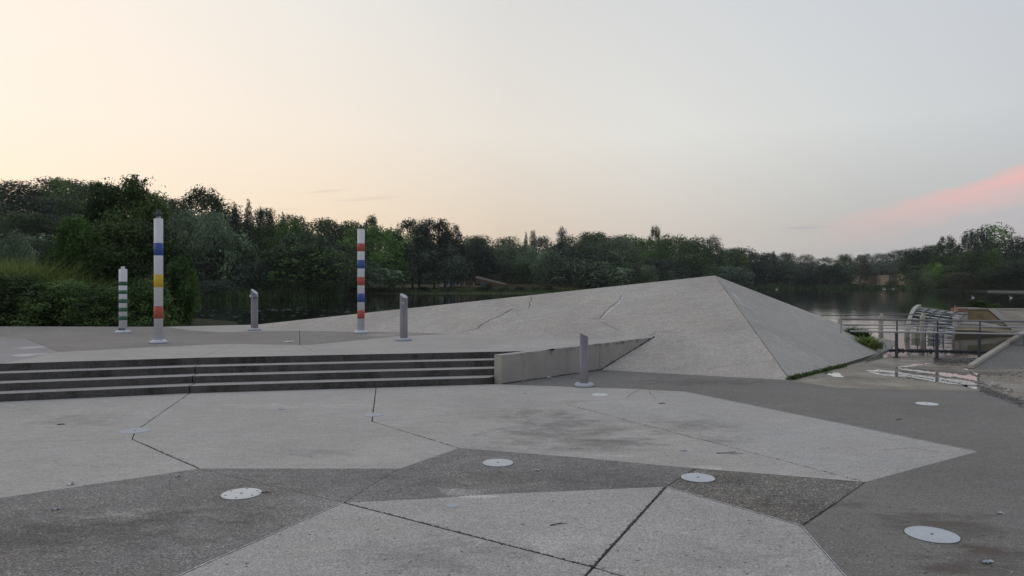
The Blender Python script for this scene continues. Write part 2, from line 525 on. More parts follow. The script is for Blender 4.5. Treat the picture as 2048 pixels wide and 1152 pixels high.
M['steel'] = steel('weathered_steel', (.23, .215, .22))
M['galv'] = steel('galvanised_steel', (.42, .43, .45), .4, .75)
M['cover'] = simple('cover_steel', (.50, .53, .56), .42, .3, .22, 14, .05)
M['cover_white'] = simple('cover_white', (.68, .69, .66), .5, 0, .22, 12, .05)
M['cover_dull'] = simple('cover_dull', (.43, .46, .49), .6, 0, .10, 18, .05)
M['black'] = simple('black_plastic', (.012, .013, .015), .5, 0, .2, 9)
M['nozzle'] = simple('nozzle_grey', (.055, .065, .075), .5, .2, .2, 30)
M['cream'] = simple('cream_painted_steel', (.46, .44, .35), .5, 0, .18, 6)
M['paper'] = simple('paper_white', (.62, .63, .63), .8, 0, .1, 30)
M['dirtypaper'] = simple('paper_grey', (.42, .45, .48), .8, 0, .15, 30)
M['twig'] = simple('twig_brown', (.05, .04, .028), .9, 0, .3, 30)
M['bark'] = simple('bark', (.045, .038, .030), .95, 0, .35, 4)
M['sand'] = simple('sand_shore', (.11, .10, .09), .9, 0, .25, .5)
M['bird'] = simple('white_feathers', (.75, .75, .73), .7, 0, .05, 20)
M['beak'] = simple('orange_beak', (.55, .2, .03), .5)
M['wood'] = simple('weathered_boards', (.13, .075, .05), .85, 0, .3, 4)
M['teal'] = simple('teal_panel', (.045, .12, .15), .6, 0, .2, 3)
M['glassdark'] = simple('dark_window', (.012, .014, .018), .15, 0, .1, 3)
M['roof'] = simple('pale_roof', (.36, .31, .28), .85, 0, .15, 1)
M['ochre'] = riser_mat('stained_ochre_wall', (.26, .20, .10), .45)
M['cope'] = simple('pale_coping', (.42, .39, .33), .85, 0, .2, 5)
M['brick'] = simple('pink_brick', (.32, .17, .13), .85, 0, .2, 8)


def ground_mat(name, c1, c2, sc=.15):
    m, t, b = new_mat(name)
    v = coord(t, 'World')
    f = t.math('MULTIPLY_ADD', t.noise(v, sc, 6, .65), 2.4, -.7, clamp=True)
    c = t.mix(f, col4(c1), col4(c2))
    g = t.math('MULTIPLY_ADD', t.noise(v, sc * 12, 4, .7), .7, .65)
    t.l.new(t.mix(1.0, c, g, 'MULTIPLY'), b.inputs['Base Color'])
    b.inputs['Roughness'].default_value = .95
    b.inputs['Specular IOR Level'].default_value = .1
    return m


M['terrain'] = ground_mat('wooded_ground', (.022, .028, .014), (.040, .045, .022))
M['grass'] = ground_mat('bank_grass', (.050, .056, .026), (.120, .100, .055), .35)
M['field'] = ground_mat('dry_field', (.24, .155, .105), (.20, .15, .085), .06)


def water_mat():
    m, t, b = new_mat('lake_water')
    v = coord(t, 'World')
    b.inputs['Base Color'].default_value = (.006, .011, .009, 1)
    b.inputs['Roughness'].default_value = .04
    b.inputs['IOR'].default_value = 1.333
    n1 = t.noise(t.scalev(v, (1.0, 1.3, 1)), .55, 3, .55, .3)
    n2 = t.noise(t.scalev(v, (1.0, 1.6, 1)), 2.4, 3, .5)
    patch = t.math('MULTIPLY_ADD', t.noise(v, .035, 3, .5), 2.6, -.75, clamp=True)
    h = t.math('ADD', t.math('MULTIPLY', n1, t.math('MULTIPLY_ADD', patch, .020, .0015)), t.math('MULTIPLY', n2, t.math('MULTIPLY_ADD', patch, .008, .0008)))
    n = t.n.new('ShaderNodeBump'); n.inputs['Strength'].default_value = 1.0
    n.inputs['Distance'].default_value = .42
    t.l.new(h, n.inputs['Height']); t.l.new(n.outputs[0], b.inputs['Normal'])
    return m


M['water'] = water_mat()


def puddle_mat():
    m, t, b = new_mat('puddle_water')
    b.inputs['Base Color'].default_value = (.40, .41, .40, 1)  # pale base paints in the bright sky reflection on the water
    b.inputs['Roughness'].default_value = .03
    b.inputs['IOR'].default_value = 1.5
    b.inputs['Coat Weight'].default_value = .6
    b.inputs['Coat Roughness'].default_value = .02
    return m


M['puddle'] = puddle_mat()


def foliage(name, c1, c2, trans=.25, rough=.6):
    m, t, b = new_mat(name)
    at = t.n.new('ShaderNodeAttribute'); at.attribute_name = 'leafvar'
    oi = t.n.new('ShaderNodeObjectInfo')
    c = t.mix(at.outputs['Fac'], col4(c1), col4(c2))
    k = t.math('MULTIPLY_ADD', oi.outputs['Random'], .8, .6)
    c = t.mix(1.0, c, k, 'MULTIPLY')
    t.l.new(c, b.inputs['Base Color'])
    b.inputs['Roughness'].default_value = rough
    b.inputs['Specular IOR Level'].default_value = .2
    tr = t.n.new('ShaderNodeBsdfTranslucent'); t.l.new(c, tr.inputs[0])
    mx = t.n.new('ShaderNodeMixShader'); mx.inputs[0].default_value = trans
    t.l.new(b.outputs[0], mx.inputs[1]); t.l.new(tr.outputs[0], mx.inputs[2])
    out = t.n['Material Output']; t.l.new(mx.outputs[0], out.inputs[0])
    return m


M['f_dark'] = foliage('dark_foliage', (0.023, 0.043, 0.017), (0.093, 0.150, 0.046))
M['f_mid'] = foliage('green_foliage', (0.029, 0.061, 0.017), (0.123, 0.225, 0.053))
M['f_bright'] = foliage('bright_foliage', (0.041, 0.089, 0.018), (0.163, 0.314, 0.062))
M['f_willow'] = foliage('grey_willow_foliage', (0.055, 0.086, 0.053), (0.192, 0.264, 0.151))
M['f_pale'] = foliage('pale_foliage', (0.083, 0.128, 0.068), (0.281, 0.381, 0.188))
M['f_blue'] = foliage('blue_grey_foliage', (0.032, 0.053, 0.039), (0.121, 0.174, 0.112))
M['f_conif'] = foliage('conifer_foliage', (0.015, 0.028, 0.017), (0.054, 0.084, 0.046))
M['f_brown'] = foliage('brownish_foliage', (0.045, 0.053, 0.026), (0.154, 0.153, 0.068))
M['f_near'] = foliage('near_shrub_foliage', (0.028, 0.055, 0.017), (0.155, 0.243, 0.068))
M['reed'] = foliage('reed_green', (.085, .125, .030), (.240, .290, .085), .4)
M['drygrass'] = foliage('dry_reeds', (.10, .095, .040), (.20, .165, .080), .3)


# ------------------------------------------------------------------ leaves: numpy mesh builders
def leaves_mesh(name, pos, nrm, size, aspect=1.0, up=None, seed=0, shade=None):
    """one kite-shaped leaf face per point"""
    rng = np.random.default_rng(seed)
    n = len(pos)
    nrm = nrm / (np.linalg.norm(nrm, axis=1, keepdims=True) + 1e-9)
    a = rng.normal(size=(n, 3)) if up is None else up + rng.normal(size=(n, 3)) * .25
    u = a - nrm * (a * nrm).sum(1, keepdims=True)
    u /= (np.linalg.norm(u, axis=1, keepdims=True) + 1e-9)
    w = np.cross(nrm, u)
    s = (size * rng.uniform(.6, 1.35, n))[:, None]
    j = rng.uniform(.75, 1.25, (n, 4))
    v0 = pos - u * s * .5 * aspect * j[:, :1]
    v1 = pos + w * s * .42 * j[:, 1:2] + nrm * s * .12
    v2 = pos + u * s * .5 * aspect * j[:, 2:3]
    v3 = pos - w * s * .42 * j[:, 3:4] + nrm * s * .12
    verts = np.stack([v0, v1, v2, v3], 1).reshape(-1, 3).astype(np.float32)
    me = bpy.data.meshes.new(name)
    me.vertices.add(n * 4); me.vertices.foreach_set('co', verts.ravel())
    me.loops.add(n * 4); me.loops.foreach_set('vertex_index', np.arange(n * 4, dtype=np.int32))
    me.polygons.add(n); me.polygons.foreach_set('loop_start', np.arange(0, n * 4, 4, dtype=np.int32))
    try:
        me.polygons.foreach_set('loop_total', np.full(n, 4, dtype=np.int32))
    except Exception:
        pass
    me.update(calc_edges=True)
    at = me.attributes.new('leafvar', 'FLOAT', 'FACE')
    val = rng.uniform(0, 1, n) if shade is None else np.clip(shade + rng.normal(0, .16, n), 0, 1)
    at.data.foreach_set('value', val.astype(np.float32))
    return me


def sph(rng, n):
    d = rng.normal(size=(n, 3)); return d / np.linalg.norm(d, axis=1, keepdims=True)


def crown_points(kind, seed, n):
    """leaf positions in a unit crown: z 0..1, x,y about -.5...5"""
    rng = np.random.default_rng(seed)
    lobes = []
    def L(x, y, z, rx, rz): lobes.append((x, y, z, rx, rz))
    if kind in ('round', 'airy', 'bush', 'willow'):
        k = {'round': 26, 'airy': 20, 'bush': 24, 'willow': 22}[kind]
        z0 = {'round': .16, 'airy': .34, 'bush': .04, 'willow': .12}[kind]
        for i in range(k):
            z = z0 + (1 - z0) * (i + .5) / k * .93
            tz = (z - z0) / (1 - z0)
            if kind == 'bush': env = math.sqrt(max(0.05, 1 - (tz * .96) ** 2)) * .5
            elif kind == 'airy': env = .5 * math.sin(math.pi * min(1, .22 + tz * .72)) ** .7
            else: env = .5 * math.sin(math.pi * min(1, .20 + tz * .74)) ** .8
            a = i * 2.399 + rng.uniform(-.5, .5)
            rr = {'round': .155, 'airy': .115, 'bush': .17, 'willow': .14}[kind] * rng.uniform(.7, 1.25)
            rd = max(0, env - rr * .75) * rng.uniform(.75, 1.08)
            L(rd * math.cos(a), rd * math.sin(a), min(z, 1 - rr * .7), rr, rr * rng.uniform(.7, 1.0) * .95)
        if kind != 'airy':
            L(0, 0, .45, .27, .30); L(0, 0, .72, .20, .22)
        for i in range(6):      # ragged tips
            a = rng.uniform(0, 6.28); z = rng.uniform(.55, .97)
            rd = .36 * math.sqrt(max(.02, 1 - (z * 1.0) ** 2)) + .05
            L(rd * math.cos(a), rd * math.sin(a), z, .06, .07)
    elif kind == 'poplar':
        for i in range(24):
            z = .06 + .92 * (i + .5) / 24; env = .5 * (math.sin(math.pi * (.12 + .80 * z)) ** .6)
            a = i * 2.4
            L(env * .45 * math.cos(a), env * .45 * math.sin(a), min(z, .95), env * .62, .075)
    elif kind == 'conifer':
        for i in range(30):
            z = .08 + .90 * (i + .5) / 30; env = .5 * (1 - z) ** .75 + .02
            a = i * 2.4
            L(env * .55 * math.cos(a), env * .55 * math.sin(a), z, env * .52 + .015, .045)
    lob = np.array(lobes)
    wgt = lob[:, 3] ** 1.6; wgt /= wgt.sum()
    idx = rng.choice(len(lob), n, p=wgt)
    d = sph(rng, n)
    d[:, 2] += .22; d /= np.linalg.norm(d, axis=1, keepdims=True)
    spread = .26 if kind == 'airy' else .17
    rad = 1 + rng.normal(0, spread, n); rad = np.where(rng.uniform(size=n) < .18, rad * rng.uniform(.3, .9, n), rad)
    # lumpy lobes
    lump = 1 + .22 * np.sin(d[:, 0] * 7 + idx * 1.7) * np.sin(d[:, 1] * 6 + idx) + .12 * np.sin(d[:, 2] * 11 + idx * 2.1)
    rad *= lump
    sc = np.stack([lob[idx, 3], lob[idx, 3], lob[idx, 4]], 1)
    pos = lob[idx, :3] + d * rad[:, None] * sc
    shade = np.clip(.42 + .42 * np.sin(idx * 2.3), 0, 1)
    if kind == 'willow':
        m = rng.uniform(size=n) < .55
        drop = np.where(m, rng.uniform(0, 1, n) ** 1.2 * .22, 0)
        pos[:, 2] -= drop
        pos[:, :2] *= (1 + drop * .25)[:, None]
    pos[:, 2] = np.clip(pos[:, 2], .0, 1.04)
    return pos, d, shade


def trunk_mesh(name, seed, airy=False, base=.022, top=.75, nl=5):
    rng = random.Random(seed); bm = bmesh.new()
    bend = [Vector((0, 0, 0))]
    for i in range(1, 7):
        bend.append(Vector((rng.uniform(-.012, .012) * i, rng.uniform(-.012, .012) * i, top * i / 6)))
    tube(bm, bend, [base * (1 - .13 * i) for i in range(7)], 7)
    for i in range(nl):
        a = i * 2.4 + rng.uniform(-.4, .4); z0 = .18 + .5 * i / nl
        p0 = Vector((0, 0, z0 * .98)); ln = rng.uniform(.22, .36)
        pts = [p0, p0 + Vector((math.cos(a) * ln * .45, math.sin(a) * ln * .45, ln * .35)),
               p0 + Vector((math.cos(a) * ln, math.sin(a) * ln, ln * .85))]
        tube(bm, pts, [base * .5, base * .35, base * .12], 5)
    me = bpy.data.meshes.new(name); bmesh.ops.recalc_face_normals(bm, faces=bm.faces); bm.to_mesh(me); bm.free()
    me.materials.append(M['bark'])
    return me


CROWNS = {}


def get_crown(kind, mat, v, n, leaf):
    key = (kind, mat, v, n)
    if key not in CROWNS:
        pos, d, sh = crown_points(kind, 100 + v * 7 + len(kind), n)
        rng = np.random.default_rng(v)
        nr = d + rng.normal(size=d.shape) * .42; nr[:, 2] += .2
        if kind == 'willow':
            up = np.tile(np.array([[0, 0, 1.0]]), (n, 1)); me = leaves_mesh('crown', pos, nr, leaf, 2.2, up, v, sh)
        elif kind in ('poplar', 'conifer'):
            up = np.tile(np.array([[0, 0, 1.0]]), (n, 1)) + d * .6; me = leaves_mesh('crown', pos, nr, leaf, 1.7, up, v, sh)
        else:
            me = leaves_mesh('crown', pos, nr, leaf, 1.2, None, v, sh)
        me.materials.append(M[mat])
        CROWNS[key] = me
    return CROWNS[key]


TRUNKS = {}


def tree(kind, mat, x, ytop, Y, wpx, label, name='tree', cat='tree', group=None, zg=None, n=5200, leaf=.026, v=None,
         crown_from=0.0, ybase=None):
    """a tree or bush standing at column x (photo pixels), depth Y, whose top reaches the pixel row ytop"""
    g = terrain_z(x, Y) if zg is None else zg
    if ybase is not None: g = H - (ybase - HZ) / F * Y
    top = H - (ytop - HZ) / F * Y
    h = max(.3, top - g)
    w = wpx / F * Y
    if v is None: v = (int(x) * 7 + int(Y)) % 3
    root = empty(name, (PXY(x, Y, g)), random.Random(int(x * 31 + Y)).uniform(0, 6.28), label=label, cat=cat, group=group)
    c = bpy.data.objects.new('crown', get_crown(kind, mat, v, n, leaf)); COL.objects.link(c)
    c.parent = root
    c.location = (0, 0, h * crown_from)
    c.scale = (w, w, h * (1 - crown_from))
    tk = ('t', kind == 'airy', v)
    if tk not in TRUNKS: TRUNKS[tk] = trunk_mesh('trunk', v, kind == 'airy')
    t = bpy.data.objects.new('trunk', TRUNKS[tk]); COL.objects.link(t)
    t.parent = root
    t.scale = (max(w, h * .6), max(w, h * .6), h)
    if name == 'bush' or name == 'shrub': t.name = 'stem'
    t.location = (0, 0, -.2)
    return root


# ------------------------------------------------------------------ terrain round the lake
def lerp_tab(tab, x):
    if x <= tab[0][0]: return tab[0][1]
    for (a, va), (b, vb) in zip(tab, tab[1:]):
        if x <= b: return va + (vb - va) * (x - a) / (b - a)
    return tab[-1][1]


SHORE = [(-2500, 60), (-400, 66), (380, 74), (600, 76), (665, 80), (700, 112), (760, 118), (960, 121), (1110, 124),
         (1250, 140), (1400, 170), (1500, 205), (1600, 215), (1790, 205), (1815, 178), (1850, 160), (1950, 146),
         (2048, 133), (2500, 100), (4500, 60)]
RISE = [(-2500, .20), (0, .19), (300, .17), (600, .12), (760, .045), (1000, .045), (1250, .05), (1450, .045),
        (1600, .03), (1700, .055), (1815, .06), (1900, .07), (2048, .06), (4500, .06)]


def terrain_z(px, Y):
    s = lerp_tab(SHORE, px)
    d = Y - s
    if d < 0: return max(-1.6, d * .25)
    z = .25 * min(1, d / 1.5)
    z += lerp_tab(RISE, px) * max(0, d - 3)
    cap = 16 if px < 700 else 11
    return min(z, cap + .01 * d)


WZ = -.05


def build_terrain():
    cols = list(np.linspace(-2500, 4500, 281)); vs = []; fs = []
    ds = [-14, -8, -3, 0, 1.5, 3, 6, 10, 16, 24, 34, 46, 60, 80, 105, 140, 190, 260, 400, 700]
    for x in cols:
        s = lerp_tab(SHORE, x)
        for d in ds:
            Y = s + d
            z = terrain_z(x, Y) - .03
            if d < 0: z = -.12 + d * .25
            vs.append(PXY(x, Y, z))
    n = len(ds)
    for i in range(len(cols) - 1):
        for j in range(n - 1):
            fs.append((i * n + j, (i + 1) * n + j, (i + 1) * n + j + 1, i * n + j + 1))
    mi = []
    for i in range(len(cols) - 1):
        for j in range(n - 1):
            x = cols[i]
            mi.append(1 if (690 < x < 1180 and 2 <= j <= 9) else (2 if (x > 1960 and 2 <= j <= 4) else 0))
    pyobj('hillside_terrain', vs, fs, [M['terrain'], M['grass'], M['sand']], smooth=True, mi=mi, kind='structure')


build_terrain()
# dry field on the slope of the far right bank
vs, fs = [], []
fc = np.linspace(1690, 1822, 14); fd = [12, 24, 38, 52, 66, 80]
for x in fc:
    for d in fd:
        Y = lerp_tab(SHORE, x) + d
        vs.append(PXY(x, Y, terrain_z(x, Y) + .12 + .2 * math.sin(x * .2)))
for i in range(len(fc) - 1):
    for j in range(len(fd) - 1):
        fs.append((i * 6 + j, (i + 1) * 6 + j, (i + 1) * 6 + j + 1, i * 6 + j + 1))
pyobj('stubble_field', vs, fs, M['field'], smooth=True, kind='structure')
# lake
pyobj('lake_water', [(-1500, 8, WZ), (1500, 8, WZ), (1500, 1500, WZ), (-1500, 1500, WZ)], [(0, 1, 2, 3)], M['water'], kind='structure')
pyobj('lake_bed', [(-1500, 8, -2.2), (1500, 8, -2.2), (1500, 1500, -2.2), (-1500, 1500, -2.2)], [(0, 1, 2, 3)], M['soil'], kind='structure')

# ------------------------------------------------------------------ plaza: slabs with open joints
K = P(379, 786.5)
S = P(983, 768.5)
L0 = P(0, 803.5)
dL = (L0 - K).normalized()
LF = K + dL * 16                       # step line carried on to the left of the frame


def ext(p, q, Yt):
    """carry the line p -> q on until depth Yt"""
    t = (Yt - p.y) / (q.y - p.y); return p + (q - p) * t


def extX(p, q, Xt):
    t = (Xt - p.x) / (q.x - p.x); return p + (q - p) * t


V = {k: P(*p) for k, p in {
    'j1': (279, 856), 'j2': (269, 867), 'j3': (264, 878), 'j4': (337, 911), 'j5': (399, 937),
    'c0': (0, 885.5), 'c1': (700, 847), 'c2': (744, 843), 'c3': (1130, 808), 'c4': (1348, 782),
    's1': (752, 774.6), 'w0': (1003, 768.6), 'e1': (1150, 774), 'e2': (1275, 778), 'm1': (1369, 783), 'm2': (1667, 844),
    'm3': (1955, 903), 'm4': (1730, 964), 'd1': (1391, 936.5), 'd2': (1350, 933), 'd3': (1149, 914), 'd4': (918, 896),
    'd5': (800, 937), 'd0': (0, 996), 'g1': (762, 958), 'g2': (687, 1005), 'g3': (871, 996), 'g4': (984, 988),
    'g5': (1332, 973), 'h1': (1670, 1007), 'h2': (1603, 1052), 'b1': (1186, 1134), 'b0': (356, 1152),
    'w1': (1200, 740), 'f0': (1578, 760.5), 'q1': (1662, 774), 'q2': (1750, 778), 'q3': (1912, 781), 'q4': (1963, 782),
    'q5': (2004, 789), 'q6': (2048, 814), 'q7': (2230, 930), 'r2': (1679, 736), 'r3': (1733, 721),
    'r4': (1768, 712.5), 'r5': (1870, 712), 'r6': (1955, 716), 'r7': (2120, 716)}.items()}
sd = (S - K).normalized()
V['s1'] = K + sd * ((V['s1'] - K).dot(sd))
V['K'], V['S'], V['LF'] = K, S, LF
V['c0'] = extX(V['j3'], V['c0'], -18)
V['d0'] = ext(V['j5'], V['d0'], -3)
V['b0'] = ext(V['g2'], V['b0'], -3)
V['b2'] = ext(V['b1'], P(1170, 1152), -3)
V['bm'] = Vector((1.83, 3.23, 0))
V['bx'] = ext(V['h2'], V['bm'], -3)
V['LB'] = Vector((-18, -3, 0)); V['RB'] = Vector((24, -3, 0)); V['RM'] = Vector((24, 8, 0)); V['RT'] = Vector((24, 16, 0))
JW = {}
for names, w in ((('K', 'j1'), .007), (('j1', 'j2'), .008), (('j2', 'j3'), .010), (('j3', 'j4'), .009), (('j4', 'j5'), .009),
                 (('s1', 'c2'), .010), (('c2', 'd4'), .010), (('c3', 'm4'), .010), (('m4', 'h1'), .009), (('h1', 'h2'), .010),
                 (('g5', 'b1'), .014), (('g2', 'b1'), .013), (('b1', 'b2'), .016), (('b1', 'bm'), .014), (('j5', 'g2'), .007),
                 (('g1', 'g2'), .006), (('g5', 'd1'), .009), (('h2', 'bm'), .004), (('bm', 'bx'), .004), (('c0', 'j3'), .007),
                 (('j3', 'c1'), .004), (('c1', 'c2'), .004), (('c2', 'c3'), .007), (('c3', 'c4'), .009)):
    JW[frozenset(names)] = w * .55


def slab(name, names, mat, parent, z=0.0, th=.07, side=None, vd=None, default=.0012, wob=0):
    vd = vd or V
    pts = [Vector((vd[k].x, vd[k].y)) for k in names]
    nm = list(names)
    if area2(pts) < 0: pts.reverse(); nm.reverse()
    offs = [JW.get(frozenset((nm[i], nm[(i + 1) % len(nm)])), default) for i in range(len(nm))]
    ip = inset_poly(pts, offs)
    bm = bmesh.new()
    n = len(ip)
    ins = inset_poly(ip, [.004] * n)
    top = [bm.verts.new((p.x, p.y, z)) for p in ins]
    bev = [bm.verts.new((p.x, p.y, z - .003)) for p in ip]
    bot = [bm.verts.new((p.x, p.y, z - th)) for p in ip]
    bm.faces.new(top)
    for i in range(n):
        j = (i + 1) % n
        bm.faces.new((bev[i], bev[j], top[j], top[i]))
        f = bm.faces.new((bot[i], bot[j], bev[j], bev[i])); f.material_index = 1
    return bmobj(name, bm, [mat, side or M['lwall']], parent)


plaza = empty('plaza', (0, 0, 0), kind='structure')
slab('concrete_slab', ['LF', 'K', 'j1', 'j2', 'j3', 'c0'], M['light'], plaza)
slab('concrete_slab', ['K', 's1', 'c2', 'c1', 'j3', 'j2', 'j1'], M['light'], plaza)
slab('concrete_slab', ['s1', 'S', 'w0', 'e1', 'e2', 'c4', 'c3', 'c2'], M['light'], plaza)
slab('concrete_slab', ['c0', 'j3', 'j4', 'j5', 'd0', 'LB'], M['light'], plaza)
slab('concrete_slab', ['j3', 'c1', 'c2', 'd4', 'd5', 'j5', 'j4'], M['light'], plaza)
slab('concrete_slab', ['c2', 'c3', 'm4', 'd1', 'd2', 'd3', 'd4'], M['light'], plaza)
slab('concrete_slab', ['c3', 'c4', 'm1', 'm2', 'm3', 'm4'], M['light_warm'], plaza)
slab('aggregate_slab', ['d0', 'j5', 'g2', 'b0'], M['agg'], plaza)
slab('aggregate_slab', ['j5', 'd5', 'g1', 'g2'], M['agg'], plaza)
slab('aggregate_slab', ['d5', 'd4', 'd3', 'd2', 'd1', 'g5', 'g4', 'g3', 'g2', 'g1'], M['agg'], plaza)
slab('aggregate_slab', ['d1', 'm4', 'h1', 'h2', 'g5'], M['agg_brown'], plaza)
slab('washed_slab', ['g2', 'g3', 'g4', 'g5', 'b1'], M['coarse'], plaza)
slab('washed_slab', ['g2', 'b1', 'b2', 'b0'], M['coarse'], plaza)
slab('washed_slab', ['b1', 'bm', 'bx', 'b2'], M['coarse'], plaza)
slab('washed_slab', ['g5', 'h2', 'bm', 'b1'], M['coarse'], plaza)
slab('grey_paving', ['w0', 'w1', 'f0', 'q1', 'q2', 'q3', 'q4', 'q5', 'q6', 'q7', 'RM', 'RB', 'bx', 'bm', 'h2', 'h1', 'm4',
                     'm3', 'm2', 'm1', 'c4', 'e2', 'e1'], M['grey'], plaza)
slab('wet_paving', ['f0', 'r2', 'r3', 'r4', 'r5', 'r6', 'r7', 'RT', 'RM', 'q7', 'q6', 'q5', 'q4', 'q3', 'q2', 'q1'],
     M['beige'], plaza)
# soil under the slabs and all round behind the camera
gp = [(-300, -300), (300, -300), (300, 15.5), (24, 15.8), (V['r6'].x, V['r6'].y - .06), (V['r5'].x, V['r5'].y - .05),
      (V['r4'].x - .02, V['r4'].y - .05), (5.2, 17), (-7, 20.2), (-14, 20.3), (-300, 24)]
bm = bmesh.new()
tv = [bm.verts.new((x, y, -.045)) for x, y in gp]; bv = [bm.verts.new((x, y, -2.3)) for x, y in gp]
bm.faces.new(tv)
for i in range(len(gp)):
    bm.faces.new((tv[i], tv[(i + 1) % len(gp)], bv[(i + 1) % len(gp)], bv[i]))
bmobj('ground', bm, M['soil'], kind='structure')

# pale arris lines where the light slabs meet the dark ones (mortar fillets, raised 3 mm)
def fillet(a, b, w, mat, parent, name='mortar_line', dz=.004):
    a, b = Vector(a), Vector(b)
    d = (b - a).normalized(); nn = Vector((-d.y, d.x, 0)).normalized() * w / 2
    k = max(2, int((b - a).length / .5)); vs = []; fs = []
    rng = random.Random(int(a.x * 100) + int(b.y * 70))
    for i in range(k + 1):
        p = a.lerp(b, i / k); ww = rng.uniform(.6, 1.2)
        vs += [p + nn * ww + Vector((0, 0, dz)), p - nn * ww + Vector((0, 0, dz))]
    for i in range(k):
        fs.append((2 * i, 2 * i + 1, 2 * i + 3, 2 * i + 2))
    return pyobj(name, vs, fs, mat, parent)


for a, b in (('g2', 'b0'), ('g5', 'h2'), ('h2', 'bm'), ('m1', 'm2'), ('m2', 'm3'), ('d1', 'm4')):
    if a == 'd1':
        fillet(V[a], V[b], .010, M['white_joint'], plaza, 'mortar_line')
    else:
        fillet(V[a], V[b], .010, M['white_joint'], plaza, 'mortar_line')

for pp in ([(1252, 797), (1262, 788), (1281, 779)], [(1299, 780), (1300, 788), (1312, 798)], [(1760, 900), (1830, 896), (1880, 905)]):
    q_ = [P(x, y) for x, y in pp]
    for a_i, b_i in zip(q_, q_[1:]): fillet(a_i, b_i, .006, M['dark_joint'], plaza, 'hairline_crack', .003)

# ------------------------------------------------------------------ terrace, steps, retaining wall
TZ = .47
RI = TZ / 4
TR = .27


def offline(k):
    """front line of riser k (0 = lowest): left end, kink, right end"""
    nL = Vector((dL.y, -dL.x, 0)); nL = nL if nL.y > 0 else -nL
    nS = Vector((-sd.y, sd.x, 0)); nS = nS if nS.y > 0 else -nS
    o = TR * k
    a = LF + nL * o
    # intersection of the two offset lines
    p, d1 = K + nL * o, -dL
    q, d2 = K + nS * o, sd
    cr = d1.x * d2.y - d1.y * d2.x
    t = ((q.x - p.x) * d2.y - (q.y - p.y) * d2.x) / cr
    kk = p + d1 * t
    return a, kk, q, d2


W0 = V['w0'].copy(); WT = Vector((3.07, 15.55, 0))
wdir = (V['w1'] - W0); wdir.z = 0; wdir.normalize()
WT = W0 + wdir * ((WT - W0).dot(wdir))
S_in = W0 + Vector((-wdir.y, wdir.x, 0)) * .16   # inner side of the wall


def hit_wall(q, d):
    """where a step line meets the inner side of the wall"""
    cr = d.x * wdir.y - d.y * wdir.x
    t = ((S_in.x - q.x) * wdir.y - (S_in.y - q.y) * wdir.x) / cr
    return q + d * t


steps = empty('concrete_steps', (K.x, K.y, 0), label='four broad stained concrete steps in front of the terrace with the striped posts', cat='steps')
steps_off = Vector((K.x, K.y, 0))


def prism(name, poly, z0, z1, mats, parent, off=Vector((0, 0, 0)), bev=.006, nfront=0):
    bm = bmesh.new()
    pts = [Vector((p.x - off.x, p.y - off.y)) for p in poly]
    if area2(pts) < 0: pts.reverse()
    n = len(pts)
    ins = inset_poly(pts, [bev] * n)
    top = [bm.verts.new((p.x, p.y, z1)) for p in ins]
    mid = [bm.verts.new((p.x, p.y, z1 - bev)) for p in pts]
    bot = [bm.verts.new((p.x, p.y, z0)) for p in pts]
    bm.faces.new(top)
    for i in range(n):
        j = (i + 1) % n
        bm.faces.new((mid[i], mid[j], top[j], top[i]))
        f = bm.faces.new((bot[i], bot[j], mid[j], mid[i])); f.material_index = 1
    return bmobj(name, bm, mats, parent)


for k in range(3):
    a, kk, q, d = offline(k)
    a2, kk2, q2, d2 = offline(k + 1)
    e, e2 = hit_wall(q, d), hit_wall(q2, d2)
    back = Vector((0, .25, 0))
    g = (sd * .010); gl = (dL * .010)
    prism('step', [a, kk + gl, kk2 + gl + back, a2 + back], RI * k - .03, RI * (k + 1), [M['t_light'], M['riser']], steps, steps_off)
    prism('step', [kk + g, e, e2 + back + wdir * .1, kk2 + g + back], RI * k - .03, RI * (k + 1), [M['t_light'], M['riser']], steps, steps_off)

TA, TK, TQ, TD = offline(3)
TE = hit_wall(TQ, TD)
FD = Vector((-.9018, .4322, 0))         # direction of the foot line of the mound's front face
FN = Vector((.4322, .9018, 0))          # uphill
C0 = V['f0'].copy()
C0 = Vector((4.86, 12.68, 0))
SLOPE = .295


def face_z(p): return SLOPE * FN.dot(Vector((p.x, p.y, 0)) - C0)


def on_face(x, y):
    """photo pixel -> point on the plane of the mound's front face"""
    rx, rz = (x - CX) / F, -(y - HZ) / F
    # H + rz*Y = SLOPE*(FN.x*(rx*Y - C0.x) + FN.y*(Y - C0.y))
    k = SLOPE * (FN.x * rx + FN.y); c = -SLOPE * (FN.x * C0.x + FN.y * C0.y)
    Y = (H - c) / (k - rz)
    return Vector((rx * Y, Y, H + rz * Y))


def fold_at(x):
    """point of the fold line (face meets terrace level) at photo column x"""
    d0 = C0 + FN * (TZ / SLOPE)
    rx = (x - CX) / F
    t = (rx * d0.y - d0.x) / (FD.x - rx * FD.y)
    p = d0 + FD * t; p.z = TZ
    return p


